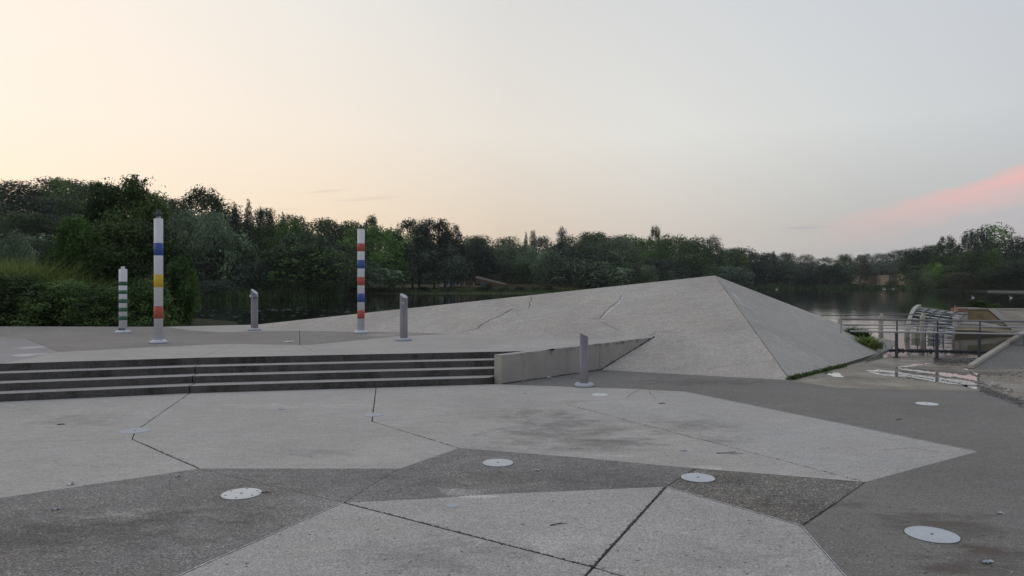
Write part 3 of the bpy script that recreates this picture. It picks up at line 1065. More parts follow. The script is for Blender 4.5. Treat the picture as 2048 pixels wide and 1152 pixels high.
TV = {k: P(x, y, TZ) for k, (x, y) in {
    't1': (120, 704), 't2': (307, 694), 't3': (425, 689), 't4': (475, 688), 't5': (600, 690), 't6': (625, 689.5),
    't7': (797, 672.5), 'u1': (599, 661.5), 'u2': (500, 663), 'u3': (440, 664.5), 'u4': (385, 661),
    'l1': (50, 677), 'l2': (-100, 675), 'n1': (628, 703), 'x1': (30, 718)}.items()}
TV['fa'] = fold_at(906); TV['fb'] = fold_at(800); TV['fb'].y -= .06; TV['fr'] = fold_at(515)
TV['ft'] = fold_at(1310)
_n = Vector((-wdir.y, wdir.x, 0)) * .165
_o = W0 + _n; _d0 = C0 + FN * (TZ / SLOPE)
_cr = wdir.x * FD.y - wdir.y * FD.x
_t = ((_d0.x - _o.x) * FD.y - (_d0.y - _o.y) * FD.x) / _cr
TV['ft'] = _o + wdir * _t; TV['ft'].z = TZ
S_in = W0 + _n
TV['bk'] = P(330, 653.5, TZ); TV['bl'] = Vector((-18, TV['bk'].y + .3, TZ)); TV['be'] = P(512, 649.3, TZ)
TV['TA'], TV['TK'], TV['TE'] = TA, TK, TE
TV['ll'] = Vector((-18, TV['l2'].y, TZ))
tdir = (TE - TK).normalized()
TV['n2'] = TK + tdir * 2.02
TV['xs'] = TK + dL * 2.75
JW[frozenset(('t5', 'u1'))] = .005
JW[frozenset(('t5', 'n1'))] = .004
JW[frozenset(('n1', 'n2'))] = .002
JW[frozenset(('TK', 't4'))] = .004
JW[frozenset(('t1', 'l1'))] = .004
terrace = empty('terrace', (0, 0, 0), kind='structure')
kw = dict(z=TZ, vd=TV, parent=terrace, side=M['riser'], th=.16)
slab('terrace_slab', ['xs', 'TK', 't4', 't3', 't2', 't1'], M['t_light'], **kw)
slab('terrace_slab', ['TK', 'n2', 'n1', 't5', 't4'], M['t_light'], **kw)
slab('terrace_slab', ['n2', 'TE', 'ft', 'fa', 't7', 't6', 't5', 'n1'], M['t_light'], **kw)
M['t_mid'] = concrete('terrace_dull', (.335, .322, .31), speck=.2, sscale=90, blotch=.3,
                      stains=[px_st(72, 694, .47, 60, 8, -1.0, 0, 1.5, .9), px_st(62, 709, .47, 80, 8, -.9, 0, 1.5, .9)])
slab('terrace_slab', ['TA', 'xs', 't1', 'l1', 'l2', 'll'], M['t_mid'], **kw)
slab('terrace_aggregate', ['ll', 'l2', 'l1', 't1', 't2', 't3', 't4', 't5', 'u1', 'u2', 'u3', 'u4', 'bk', 'bl'], M['t_agg'], **kw)
slab('terrace_aggregate', ['t5', 't6', 't7', 'fa', 'fb', 'u1'], M['t_agg'], **kw)
slab('terrace_slab', ['u4', 'u3', 'u2', 'u1', 'fb', 'fa', 'fr', 'be', 'bk'], M['t_light'], **kw)
# mass below the terrace, its rear is the quay wall standing in the lake
core = [TA + Vector((0, .05, 0)), TK + Vector((0, .05, 0)), TE + Vector((-.15, .05, 0)), TV['ft'] + Vector((-.3, .2, 0)), TV['fr'] + Vector((0, -.05, 0)),
        TV['be'] + Vector((0, -.05, 0)), TV['bk'] + Vector((0, -.05, 0)), TV['bl'] + Vector((0, -.05, 0))]
prism('terrace_core', core, -2.3, TZ - .165, [M['soil'], M['riser']], terrace)

# retaining wall between the steps and the mound
wall = empty('retaining_wall', (W0.x, W0.y, 0), label='low wedge-shaped retaining wall with lichen stained top beside the right end of the steps', cat='wall')
wn_ = Vector((-wdir.y, wdir.x, 0)) * .17
topz0, topz1 = .485, .535
def wobj():
    bm = bmesh.new()
    joint = 2.75; L_ = (WT - W0).length
    for (t0, t1) in ((0, joint - .006), (joint + .006, L_)):
        n = 14; rows = []
        for i in range(n + 1):
            t = t0 + (t1 - t0) * i / n
            z1 = topz0 + (topz1 - topz0) * t / L_
            p = W0 + wdir * t - W0
            jit = random.Random(int(t * 1000)).uniform(-.004, .004)
            f0 = bm.verts.new((p.x, p.y, -.06)); f1 = bm.verts.new((p.x, p.y, z1 - .012 + jit))
            f2 = bm.verts.new((p.x + wn_.x * .07, p.y + wn_.y * .07, z1 + jit))
            f3 = bm.verts.new((p.x + wn_.x, p.y + wn_.y, z1 + jit)); f4 = bm.verts.new((p.x + wn_.x, p.y + wn_.y, -.06))
            rows.append([f0, f1, f2, f3, f4])
        for a, b in zip(rows, rows[1:]):
            for j in range(4):
                f = bm.faces.new((a[j], b[j], b[j + 1], a[j + 1]))
                f.material_index = 1 if j == 2 else 0
        bm.faces.new(rows[0]); bm.faces.new(rows[-1][::-1])
    return bm
bmobj('wall_body', wobj(), [M['wall'], M['t_light']], wall)
# chipped spot on the wall's edge
bm = bmesh.new()
ch = W0 + wdir * 1.35 - W0
tube(bm, [ch + Vector((-.10, -.10, topz0 + .016)), ch + Vector((-.01, -.01, topz0 + .012)), ch + Vector((.04, .04, topz0 + .016))], [.004, .017, .003], 6)
bmobj('chipped_spot', bm, M['dark_joint'], wall)
# dark dirt line where the wall meets the mound and the paving
bm = bmesh.new()
rng = random.Random(5)
pts = []
for i in range(60):
    t = i / 59
    Lw = (V['w1'] - W0).length
    p = W0 - W0 + wdir * (t * (WT - W0).length)
    side = -wn_.normalized() * .008
    q = W0 + p
    z = max(0, face_z(q)) if t * (WT - W0).length > Lw else 0
    pts.append(p + side + Vector((0, 0, z + .004)))
for a, b in zip(pts, pts[1:]):
    w = rng.uniform(.006, .02)
    tube(bm, [a, b], w, 5)
bmobj('dirt_line', bm, M['mud'], wall)

# ------------------------------------------------------------------ the concrete mound
APEX = on_face(1430, 551)
mound = empty('concrete_mound', (C0.x, C0.y, 0), label='large low concrete pyramid with a sharp apex rising beside the lake', cat='sculpture')


def panel(name, pts, mat, parent, off, th=.05, inset=.0014, wcol=None):
    """planar polygon given a little thickness below its face"""
    pts = [Vector(p) for p in pts]
    nrm = Vector((0, 0, 0))
    for i in range(len(pts)):
        a, b = pts[i], pts[(i + 1) % len(pts)]
        nrm += a.cross(b)
    nrm.normalize()
    if nrm.z < 0: pts.reverse(); nrm = -nrm
    u = (pts[1] - pts[0]).normalized(); w = nrm.cross(u)
    o = pts[0]
    p2 = [Vector(((p - o).dot(u), (p - o).dot(w))) for p in pts]
    ins = inset_poly(p2, [inset] * len(p2))
    tp = [o + u * p.x + w * p.y for p in ins]
    bm = bmesh.new()
    ff = [bm.verts.new(p - off) for p in tp]; bb = [bm.verts.new(p - nrm * th - off) for p in tp]
    bm.faces.new(ff); bm.faces.new(bb[::-1])
    n = len(ff)
    for i in range(n):
        bm.faces.new((ff[i], bb[i], bb[(i + 1) % n], ff[(i + 1) % n]))
    return bmobj(name, bm, mat, parent)


def contour(zv, p_from, p_to):
    """point on segment where height is zv"""
    t = (zv - p_from.z) / (p_to.z - p_from.z); return p_from.lerp(p_to, t)


W1 = V['w1'].copy()
E1 = on_face(512, 649.3)
ridge = lambda x: on_face(x, 551 + (1430 - x) * (649.3 - 551) / (1430 - 512))
WTf = Vector((WT.x, WT.y, face_z(WT)))
W1f = W1.copy(); W1f.z = 0
W1f = C0 + FD * ((W1 - C0).dot(FD))
bz = on_face(1312, 664); rb = ridge(1255)
zs = [0, .22, bz.z, 1.06, 1.51]
def wallz(z):
    return W1f.lerp(WTf, z / WTf.z)
hip = lambda z: C0.lerp(APEX, z / APEX.z)
def leftb(z): return bz.lerp(rb, (z - bz.z) / (rb.z - bz.z))
panel('mound_panel', [C0, hip(.22), wallz(.22), W1f], M['mound'], mound, C0)
panel('mound_panel', [hip(.22), hip(bz.z), bz, WTf, wallz(.22)], M['mound'], mound, C0)
panel('mound_panel', [hip(bz.z), hip(1.06), leftb(1.06), bz], M['mound'], mound, C0)
top_left = leftb(1.35)
r2 = ridge(1290)
panel('mound_panel', [hip(1.06), hip(1.51), on_face(1330, 583), rb, leftb(1.06)] if False else [hip(1.06), hip(1.51), Vector(contour(1.51, leftb(1.06), APEX)), leftb(1.06)], M['mound'], mound, C0)
pA = Vector(contour(1.51, leftb(1.06), APEX))
panel('mound_panel', [hip(1.51), APEX, pA], M['mound'], mound, C0)
panel('mound_panel', [leftb(1.06), pA, APEX, rb], M['mound'], mound, C0, inset=.001)
panel('mound_panel', [WTf, bz, rb, E1, TV['fr'], TV['fa'], TV['ft'] + Vector((.0, .0, 0))], M['mound'], mound, C0, inset=.0002)
# right face
RB_ = Vector((9.03, 17.86, -.02))
b1, b2, b3 = [C0.lerp(RB_, t) for t in (.13, .50, .775)]
for b, (x, y) in zip((b1, b2, b3), ((1597, 749), (1670, 732), (1732, 719))): pass
RN = (RB_ - C0).cross(APEX - C0).normalized()


def on_right(x, y):
    d = Vector(((x - CX) / F, 1, -(y - HZ) / F)); o = Vector((0, 0, H))
    t = (C0 - o).dot(RN) / d.dot(RN)
    return o + d * t


TR_ = on_right(1687, 651)
def foot(x, y):
    q = on_right(x, y); t = (q - C0).dot(RB_ - C0) / (RB_ - C0).length_squared
    return C0.lerp(RB_, t)
b1, b2, b3 = foot(1597, 752), foot(1670, 736), foot(1733, 716)
h1, h2 = hip(APEX.z * .085), hip(APEX.z * .52)
tri = APEX.lerp(TR_, .04)
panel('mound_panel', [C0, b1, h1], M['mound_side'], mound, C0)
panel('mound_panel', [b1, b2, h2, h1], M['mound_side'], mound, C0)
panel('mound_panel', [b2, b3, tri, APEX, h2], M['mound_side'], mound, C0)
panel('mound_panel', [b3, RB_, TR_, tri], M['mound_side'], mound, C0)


def strip(pts, w, mat, parent, off, nrm, name='joint_strip', dz=.004, rngs=1):
    rng = random.Random(rngs); vs = []; fs = []
    pts = [Vector(p) for p in pts]
    fine = [pts[0]]
    for a, b in zip(pts, pts[1:]):
        k = max(1, int((b - a).length / .25))
        for i in range(1, k + 1): fine.append(a.lerp(b, i / k))
    for i, p in enumerate(fine):
        d = (fine[min(i + 1, len(fine) - 1)] - fine[max(0, i - 1)]).normalized()
        s = d.cross(nrm).normalized() * w / 2 * rng.uniform(.55, 1.3)
        vs += [p + s + nrm * dz - off, p - s + nrm * dz - off]
    for i in range(len(fine) - 1): fs.append((2 * i, 2 * i + 1, 2 * i + 3, 2 * i + 2))
    return pyobj(name, vs, fs, mat, parent)


RNu = RN if RN.z > 0 else -RN
FNu = Vector((-FN.x * SLOPE, -FN.y * SLOPE, 1)).normalized()
strip([b1, h1], .04, M['white_joint'], mound, C0, RNu)
strip([b2, b2.lerp(h2, .85)], .045, M['white_joint'], mound, C0, RNu)
strip([b3.lerp(tri, .15), b3.lerp(tri, .45)], .015, M['white_joint'], mound, C0, RNu)
strip([on_right(1463, 583), on_right(1482, 606), on_right(1516, 627)], .05, M['white_joint'], mound, C0, RNu)
strip([on_right(1626, 731), on_right(1643, 740)], .03, M['mud'], mound, C0, RNu, 'crack')
strip([C0, APEX], .008, M['dark_joint'], mound, C0, (RNu + FNu).normalized(), 'joint_strip', .006)
for pts, w in (([(925, 663), (940, 660), (955, 657)], .02), ([(955, 657), (962, 650), (975, 643), (979, 640), (1000, 632), (1012, 625), (1025, 618)], .035),
               ([(1062, 594), (1063, 600), (1058, 605), (1060, 611), (1057, 616)], .03),
               ([(1199, 637), (1207, 628), (1212, 621), (1222, 613), (1232, 606), (1240, 600), (1243, 591)], .030),
               ([(1175, 638), (1199, 637)], .012), ([(1203, 644), (1240, 662)], .012), ([(1300, 672), (1312, 664)], .015),
               ([(1312, 664), (1360, 664)], .008)):
    strip([on_face(x, y) for x, y in pts], w * .75, M['crack'], mound, C0, FNu, 'crack', .003, int(w * 1000))
# pale edging beside the cracks
strip([on_face(x, y) for x, y in [(960, 655), (979, 644), (1002, 636), (1024, 622)]], .03, M['white_joint'], mound, C0, FNu, 'joint_strip', .002, 4)
strip([on_face(x, y) for x, y in [(1204, 637), (1215, 625), (1236, 608), (1246, 592)]], .03, M['white_joint'], mound, C0, FNu, 'joint_strip', .002, 5)
# body that closes the mound towards the lake
bx = [APEX, E1, TR_, RB_]
low = [Vector((-8.2, 22.5, -2.3)), Vector((5.4, 30, -2.3)), Vector((12.5, 23.0, -2.3)), Vector((9.2, 17.9, -2.3))]
off = C0
eps = Vector((0, .01, -.05))
vs = [APEX + eps - off, E1 + eps - off, TR_ + eps - off, RB_ + eps - off] + [p - off for p in low]
fs = [(0, 1, 4, 5), (0, 5, 6, 2), (2, 6, 7, 3), (0, 2, 3)]
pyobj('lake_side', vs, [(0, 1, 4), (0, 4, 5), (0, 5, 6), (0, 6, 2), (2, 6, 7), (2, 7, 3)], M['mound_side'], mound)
# low apron slab right of the mound, dipping into the water
ap = [TR_ + Vector((.03, .15, -.10)), P(1797, 684, -.06), P(1779, 697.5, -.02), P(1733, 719, .0) + Vector((.0, .03, 0)), RB_ + Vector((-.03, -.1, .02))]
apo = ap[2]
bm = bmesh.new()
t_ = [bm.verts.new(p - apo) for p in ap]; b_ = [bm.verts.new(Vector((p.x, p.y, -1.5)) - Vector((apo.x, apo.y, apo.z))) for p in ap]
bm.faces.new((t_[0], t_[1], t_[2])); bm.faces.new((t_[0], t_[2], t_[4])); bm.faces.new((t_[4], t_[2], t_[3]))
for i in range(5): bm.faces.new((t_[i], b_[i], b_[(i + 1) % 5], t_[(i + 1) % 5]))
o = bmobj('apron_slab', bm, M['mound_side'], label='grey concrete apron dipping into the water at the right foot of the pyramid', cat='slab')
o.location = apo

# ------------------------------------------------------------------ ramp at the right edge
A = P(1945, 738)
B = PY(2048, 672, 16.5)
rd = (B - A)
B2 = A + rd * 2.6
Rf = Vector((26, 14.33, 0))
ramp = empty('concrete_ramp', A, label='tilted concrete slab with a pale kerb at the right end of the plaza', cat='ramp')
top_r = B2 + Vector((26 - B2.x, 0, 0))
panel('ramp_slab', [A, Rf, top_r, B2], M['grey'], ramp, A, th=.06)
ku = rd.normalized(); kn = Vector((-ku.y, ku.x, 0)).normalized()
bm = bmesh.new()
kpts = [A + ku * .05, B2]
for s, e in ((0, .30), (.303, 1.0)):
    a, b = kpts[0].lerp(kpts[1], s) - A, kpts[0].lerp(kpts[1], e) - A
    vv = []
    for p in (a, b):
        for q, dz in ((kn * .0, .004), (kn * .10, .004), (kn * .10, .07), (kn * 0, .07)):
            vv.append(bm.verts.new(p + q + Vector((0, 0, dz))))
    for f in ((0, 1, 2, 3), (7, 6, 5, 4), (0, 4, 5, 1), (1, 5, 6, 2), (2, 6, 7, 3), (3, 7, 4, 0)):
        bm.faces.new([vv[i] for i in f])
bmobj('kerb', bm, M['cope'], ramp)
vs = [A - A + kn * .1, B2 - A + kn * .1, B2 - A + kn * 2.0 + Vector((0, 0, -B2.z - 1.2)), A - A + kn * .12 + Vector((0, 0, -1))]
pyobj('ramp_flank', [v + Vector((0, 0, .0)) for v in vs], [(0, 1, 2, 3)], M['mound_side'], ramp)
pat = [A + Vector((1.3, .02, 0)), Vector((13, A.y + .02, 0)), A + rd * .8 + Vector((1.9, 0, 0)), A + rd * .35 + Vector((.9, 0, 0))]
# lighter repair patch lying on the slab
pn = (Rf - A).cross(B2 - A).normalized(); pn = pn if pn.z > 0 else -pn
def onr(p):
    q = p.copy(); q.z = A.z - ((q.x - A.x) * pn.x + (q.y - A.y) * pn.y) / pn.z + .004; return q
shape = [(1.0, .06), (1.5, .28), (1.9, .30), (2.2, .62), (2.6, .75), (2.7, 1.0), (3.2, 1.2), (5, 1.3), (6, .05)]
pyobj('repair_patch', [onr(A + Vector((x, y, 0))) - A for x, y in shape], [tuple(range(len(shape)))], M['t_light'], ramp)

# ------------------------------------------------------------------ posts and bollards
def flange(parent, r=.165, h=.07, mat=None):
    bm = bmesh.new()
    lathe(bm, [(r * .96, 0), (r, .012), (r * .98, .035), (r * .86, .055), (r * .62, h)], 40)
    fl = bmobj('flange', bm, mat or M['flange'], parent, smooth=True)
    for i in range(4):      # fixing bolts
        a = math.pi / 4 + i * math.pi / 2
        bm = bmesh.new(); lathe(bm, [(.013, h * .55), (.013, h * .55 + .022), (.008, h * .55 + .027)], 6, cx=r * .80 * math.cos(a), cy=r * .80 * math.sin(a))
        bmobj('bolt', bm, M['galv'], fl)
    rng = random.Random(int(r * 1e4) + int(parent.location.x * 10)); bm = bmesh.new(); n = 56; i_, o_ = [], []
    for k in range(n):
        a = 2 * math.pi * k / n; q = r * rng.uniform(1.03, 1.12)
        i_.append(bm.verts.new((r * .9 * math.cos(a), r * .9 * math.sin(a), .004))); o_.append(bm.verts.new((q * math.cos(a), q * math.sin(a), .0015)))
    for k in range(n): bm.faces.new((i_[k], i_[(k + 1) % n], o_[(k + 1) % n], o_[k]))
    bmobj('contact_shade_ring', bm, M['crack'], parent)  # contact shadow of the flange, painted as a dark ragged ring on the ground
    return fl


def striped(loc, height, r, bands, label, body_top=None, cap=None, flr=.165):
    root = empty('striped_post', loc, label=label, cat='post')
    bm = bmesh.new()
    lathe(bm, [(r, .05), (r, height - .012), (r - .012, height)], 40)
    bmobj('pole', bm, M['white'], root, smooth=False)
    root.children[0].data.polygons.foreach_set('use_smooth', [len(p.vertices) == 4 for p in root.children[0].data.polygons])
    for (z0, z1, m) in bands:
        bm = bmesh.new()
        lathe(bm, [(r + .0005, z0), (r + .0022, z0 + .001), (r + .0022, z1 - .001), (r + .0005, z1)], 40, cap=False)
        bmobj('band', bm, M[m], root, smooth=True)
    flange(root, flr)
    return root


def zpx(y, Y): return H - (y - HZ) / F * Y


L1 = P(317, 686, TZ)
def bl(L_, lst): return [(zpx(b, L_.y) - TZ, zpx(a, L_.y) - TZ, m) for a, b, m in lst]
p1 = striped(L1, zpx(437, L1.y) - TZ, .086, bl(L1, [(486, 511, 'blue'), (549, 574.5, 'yellow'), (612, 637, 'red')]),
             'tall white post with one blue, one yellow and one red band', flr=.168)
L2 = P(722, 666, TZ)
p2 = striped(L2, zpx(459, L2.y) - TZ, .087, bl(L2, [(487, 503, 'red'), (520, 537, 'blue'), (554, 570.6, 'red'), (587, 604, 'blue'), (620.5, 637, 'red')]),
             'white post with three red and two blue bands', flr=.168)
L3 = P(246, 665.5, TZ)
p3 = striped(L3, zpx(538, L3.y) - TZ, .093, bl(L3, [(563, 571, 'green'), (580.5, 588, 'green'), (598, 606, 'green'), (615, 623, 'green'), (632, 640, 'green')]),
             'short white post with five green bands', flr=.18)
h3 = zpx(538, L3.y) - TZ
bm = bmesh.new(); lathe(bm, [(.045, h3 - .002), (.045, h3 + .055), (.038, h3 + .062)], 24)
bmobj('top_stub', bm, M['white'], p3, smooth=False)
# graffiti scribble at the foot of the short post
bm = bmesh.new(); rng = random.Random(3)
for i in range(9):
    a = R(-150 + i * 13); r_ = .0945
    pts = [Vector((r_ * math.cos(a + q * .06), r_ * math.sin(a + q * .06), .085 + .03 * math.sin(i * 2 + q * 2.2))) for q in range(4)]
    tube(bm, pts, .004, 5)
bmobj('graffiti', bm, M['black'], p3)


def spray_head(parent, h, s=1.0):
    """dark sprinkler head on top of a post"""
    bm = bmesh.new()
    lathe(bm, [(.03 * s, h - .003), (.03 * s, h + .05 * s)], 16)
    for sx in (-1, 1): box(bm, (sx * .03 - .006, -.03, h + .0), (sx * .03 + .006, .03, h + .055 * s))
    br = bmobj('bracket', bm, M['galv'], parent)
    bm = bmesh.new()
    lathe(bm, [(.03 * s, h + .045 * s), (.075 * s, h + .06 * s), (.085 * s, h + .085 * s), (.08 * s, h + .12 * s), (.05 * s, h + .14 * s),
               (.045 * s, h + .20 * s), (.035 * s, h + .215 * s)], 20)
    for i in range(5):
        a = i * 1.256 + .3
        tube(bm, [(.06 * s * math.cos(a), .06 * s * math.sin(a), h + .10 * s), (.125 * s * math.cos(a), .125 * s * math.sin(a), h + .125 * s)], .013 * s, 8)
    for sx in (-.02, .02):
        tube(bm, [(sx * s, -.02, h + .13 * s), (sx * s * 1.3, -.02, h + .225 * s)], .013 * s, 8)
    bmobj('nozzle', bm, M['nozzle'], br, smooth=False)


spray_head(p1, zpx(437, L1.y) - TZ, .85)
spray_head(p2, zpx(459, L2.y) - TZ, .55)


def bollard(loc, hgt, r, label, cut=.30, rot=0, mat='steel', slot=True, ears=False, open_top=True):
    """steel tube bollard with a slanting cut top"""
    root = empty('bollard', loc, rot, label=label, cat='bollard')
    n = 40; bm = bmesh.new()
    def zt(a): return hgt - r * 2 * cut * (1 + math.cos(a)) / 2 - .09 * 0
    o0 = []; o1 = []; i1 = []; i0 = []
    for i in range(n):
        a = 2 * math.pi * i / n
        c_, s_ = math.cos(a), math.sin(a)
        z = hgt - cut * r * (1 + c_)
        o0.append(bm.verts.new((r * c_, r * s_, .05))); o1.append(bm.verts.new((r * c_, r * s_, z)))
        i1.append(bm.verts.new(((r - .006) * c_, (r - .006) * s_, z - .001))); i0.append(bm.verts.new(((r - .006) * c_, (r - .006) * s_, z - .10)))
    for A_, B_ in ((o0, o1), (o1, i1), (i1, i0)):
        for i in range(n):
            bm.faces.new((A_[i], A_[(i + 1) % n], B_[(i + 1) % n], B_[i]))
    t = bmobj('tube', bm, M[mat], root, smooth=True)
    if not open_top:
        bm = bmesh.new(); vs_ = [bm.verts.new(((r - .004) * math.cos(2 * math.pi * i / n), (r - .004) * math.sin(2 * math.pi * i / n),
                          hgt - .004 - cut * (r - .004) * (1 + math.cos(2 * math.pi * i / n)) - cut * .004)) for i in range(n)]
        bm.faces.new(vs_); bmobj('top_plate', bm, M['cover'], root)
    else:
        bm = bmesh.new(); vs_ = [bm.verts.new(((r - .006) * math.cos(2 * math.pi * i / n), (r - .006) * math.sin(2 * math.pi * i / n),
                          hgt - .09 - cut * r * (1 + math.cos(2 * math.pi * i / n)))) for i in range(n)]
        bm.faces.new(vs_); bmobj('inner_plate', bm, M['black'], root)
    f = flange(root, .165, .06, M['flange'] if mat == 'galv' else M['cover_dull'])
    return root


LA = P(509, 660.5, TZ)
hA = zpx(577.5, LA.y) - TZ
bA = bollard(LA, hA, .088, 'grey steel bollard with two round side nozzles between the tall post and the red-and-blue post', .8, R(-15), 'steel', open_top=False)
for sx in (-1, 1):
    bm = bmesh.new()
    tube(bm, [(sx * .07, -.02, hA - .19), (sx * .112, -.035, hA - .19)], [.040, .034], 16)
    bmobj('side_nozzle', bm, M['cover_white'] if sx < 0 else M['galv'], bA, smooth=False)
bm = bmesh.new(); tube(bm, [(.045, -.074, hA - .235), (.045, -.10, hA - .235)], .018, 12)
bmobj('jet', bm, M['nozzle'], bA)
LB_ = P(807.5, 681, TZ)
hB = zpx(586.5, LB_.y) - TZ
bB = bollard(LB_, hB, .083, 'steel bollard with a bright slanted top, right of the red-and-blue banded post', .62, R(-40), 'steel', open_top=False)
bm = bmesh.new(); tube(bm, [(.05, -.060, hB - .21), (.062, -.072, hB - .21)], [.032, .030], 18)
nrg = bmobj('nozzle_ring', bm, M['cover'], bB)
bm = bmesh.new()
for sx in (-.012, .012): tube(bm, [(.06 + sx, -.070 + sx, hB - .208), (.064 + sx, -.078 + sx, hB - .208)], .009, 10)
bmobj('jet', bm, M['black'], nrg)
LC = P(1168, 772.5, 0)
bC = bollard(LC, zpx(667, LC.y), .071, 'steel bollard with streaked slanted top standing in front of the low wall', .42, R(-15), 'steel')


# ------------------------------------------------------------------ round spray covers set in the paving
def cover(x, y, r, label, mat, holes=6, name='spray_cover'):
    c = P(x, y, 0)
    root = empty(name, c, random.Random(int(x)).uniform(0, 3), label=label, cat='cover')
    bm = bmesh.new(); lathe(bm, [(r, -.004), (r, .004), (r - .004, .0065), (.0, .0066) if False else (.012, .0068)], 48)
    bmobj('disc', bm, M[mat], root)
    bm = bmesh.new(); n_ = 48
    r0 = ring_verts(bm, (0, 0, .0025), r + .0005, n_); r1 = ring_verts(bm, (0, 0, .0015), r + .0045, n_)
    for i in range(n_): bm.faces.new((r0[i], r0[(i + 1) % n_], r1[(i + 1) % n_], r1[i]))
    if mat == 'cover_dull': bm.free()
    else: bmobj('frame', bm, M['dark_joint'], root)
    bm = bmesh.new(); lathe(bm, [(.011, .006), (.011, .0085), (.006, .009)], 14)
    bmobj('jet', bm, M['nozzle'], root)
    for i in range(holes):
        a = 2 * math.pi * i / holes
        bm = bmesh.new(); lathe(bm, [(.009, .0062), (.009, .0078)], 10, cx=math.cos(a) * r * .78, cy=math.sin(a) * r * .78)
        bmobj('screw', bm, M['black'] if mat == 'cover_white' else M['steel'], root)
    return root


cover(483, 988, .157, 'white round cover with dark screws in the dark aggregate at left', 'cover_white')
cover(996, 926, .146, 'pale round cover in the dark aggregate strip at the middle of the plaza', 'cover', 0)
cover(1396, 956, .146, 'pale round cover on the joint beside the light slab corner', 'cover', 0)
cover(1864, 1070, .165, 'large pale round cover in the grey paving nearest the right foreground', 'cover', 0)
cover(1854, 808, .147, 'pale round cover in the grey paving near the puddles', 'cover_white', 0)
cover(1200, 790, .132, 'white round cover in the light slab just in front of the lower bollard', 'cover_white', 0)
cover(747, 830, .125, 'dull round cover lying across the joint below the middle of the steps', 'cover_dull', 0)
cover(270, 862, .165, 'dull round cover lying across the joint below the left steps', 'cover_dull', 0)
# small weathered disc in the washed slab
c = P(905, 1011); bm = bmesh.new(); lathe(bm, [(.05, -.003), (.05, .003), (.044, .005)], 30)
o = bmobj('small_cap', bm, M['cover_dull'], label='small dull disc in the coarse slab at the centre foreground', cat='cap'); o.location = c


# ------------------------------------------------------------------ railings at the water's edge
def rail_pt(x, h):          # straight fence line from (7.65,16.85) to (11.1,15.76), carried on to the right
    a, b = Vector((7.65, 16.85, 0)), Vector((11.1, 15.76, 0))
    rx = (x - CX) / F; d = b - a
    t = (rx * a.y - a.x) / (d.x - rx * d.y)
    p = a + d * t; p.z = h; return p


fence = empty('railing', rail_pt(1794, 0), label='galvanised railing with wire mesh infill along the plaza edge beside the water', cat='railing')
fo = rail_pt(1794, 0)
for hgt, r_, x0 in ((.863, .024, 1682), (.80, .010, 1820), (.735, .016, 1684), (.66, .010, 1690), (.585, .022, 1700)):
    bm = bmesh.new(); tube(bm, [rail_pt(x0, hgt) - fo, rail_pt(2300, hgt) - fo], r_, 10)
    bmobj('rail', bm, M['galv'] if r_ < .02 or hgt < .6 else M['steel'], fence, smooth=True)
for x in (1682, 1794, 1875, 1960, 2052, 2150):
    bm = bmesh.new()
    z0 = 0.0 if x > 1700 else .55
    p = rail_pt(x, 0)
    tube(bm, [p - fo + Vector((0, 0, z0 - .02)), p - fo + Vector((0, 0, .86))], .017, 10)
    if x > 1700:
        tube(bm, [p - fo + Vector((0, .02, -.02)), p - fo + Vector((0, .02, .585))], .034, 8)
        box(bm, (p.x - fo.x - .06, p.y - fo.y - .05, -.01), (p.x - fo.x + .06, p.y - fo.y + .05, .012))
    bmobj('railing_post', bm, M['galv'] if x < 1700 else M['nozzle'], fence, smooth=False)
# chain-link: thin diagonal wires
a, b = rail_pt(1757, 0) - fo, rail_pt(2060, 0) - fo
Lm = (b - a).length; ud = (b - a).normalized(); hh = .57; pitch = .055
vs, fs = [], []
nd = Vector((-ud.y, ud.x, 0))
def wire(p, q, w=.0032):
    d = (q - p).normalized(); s = d.cross(nd).normalized() * w; k = len(vs)
    vs.extend([p + s, p - s, q - s, q + s, p + nd * w * 2, q + nd * w * 2])
    fs.extend([(k, k + 1, k + 2, k + 3), (k, k + 4, k + 5, k + 3), (k + 1, k + 4, k + 5, k + 2)])
t = -hh
while t < Lm:
    for sgn in (1, -1):
        s0, s1 = t, t + hh
        z0, z1 = (0.01, hh) if sgn > 0 else (hh, 0.01)
        if s0 < 0: z0 = z0 + (z1 - z0) * (-s0) / hh; s0 = 0
        if s1 > Lm: z1 = z0 + (z1 - z0) * (Lm - s0) / (s1 - s0); s1 = Lm
        if s1 > s0: wire(a + ud * s0 + Vector((0, 0, z0)), a + ud * s1 + Vector((0, 0, z1)))
    t += pitch
pyobj('wire_mesh', vs, fs, M['nozzle'], fence, kind='stuff')

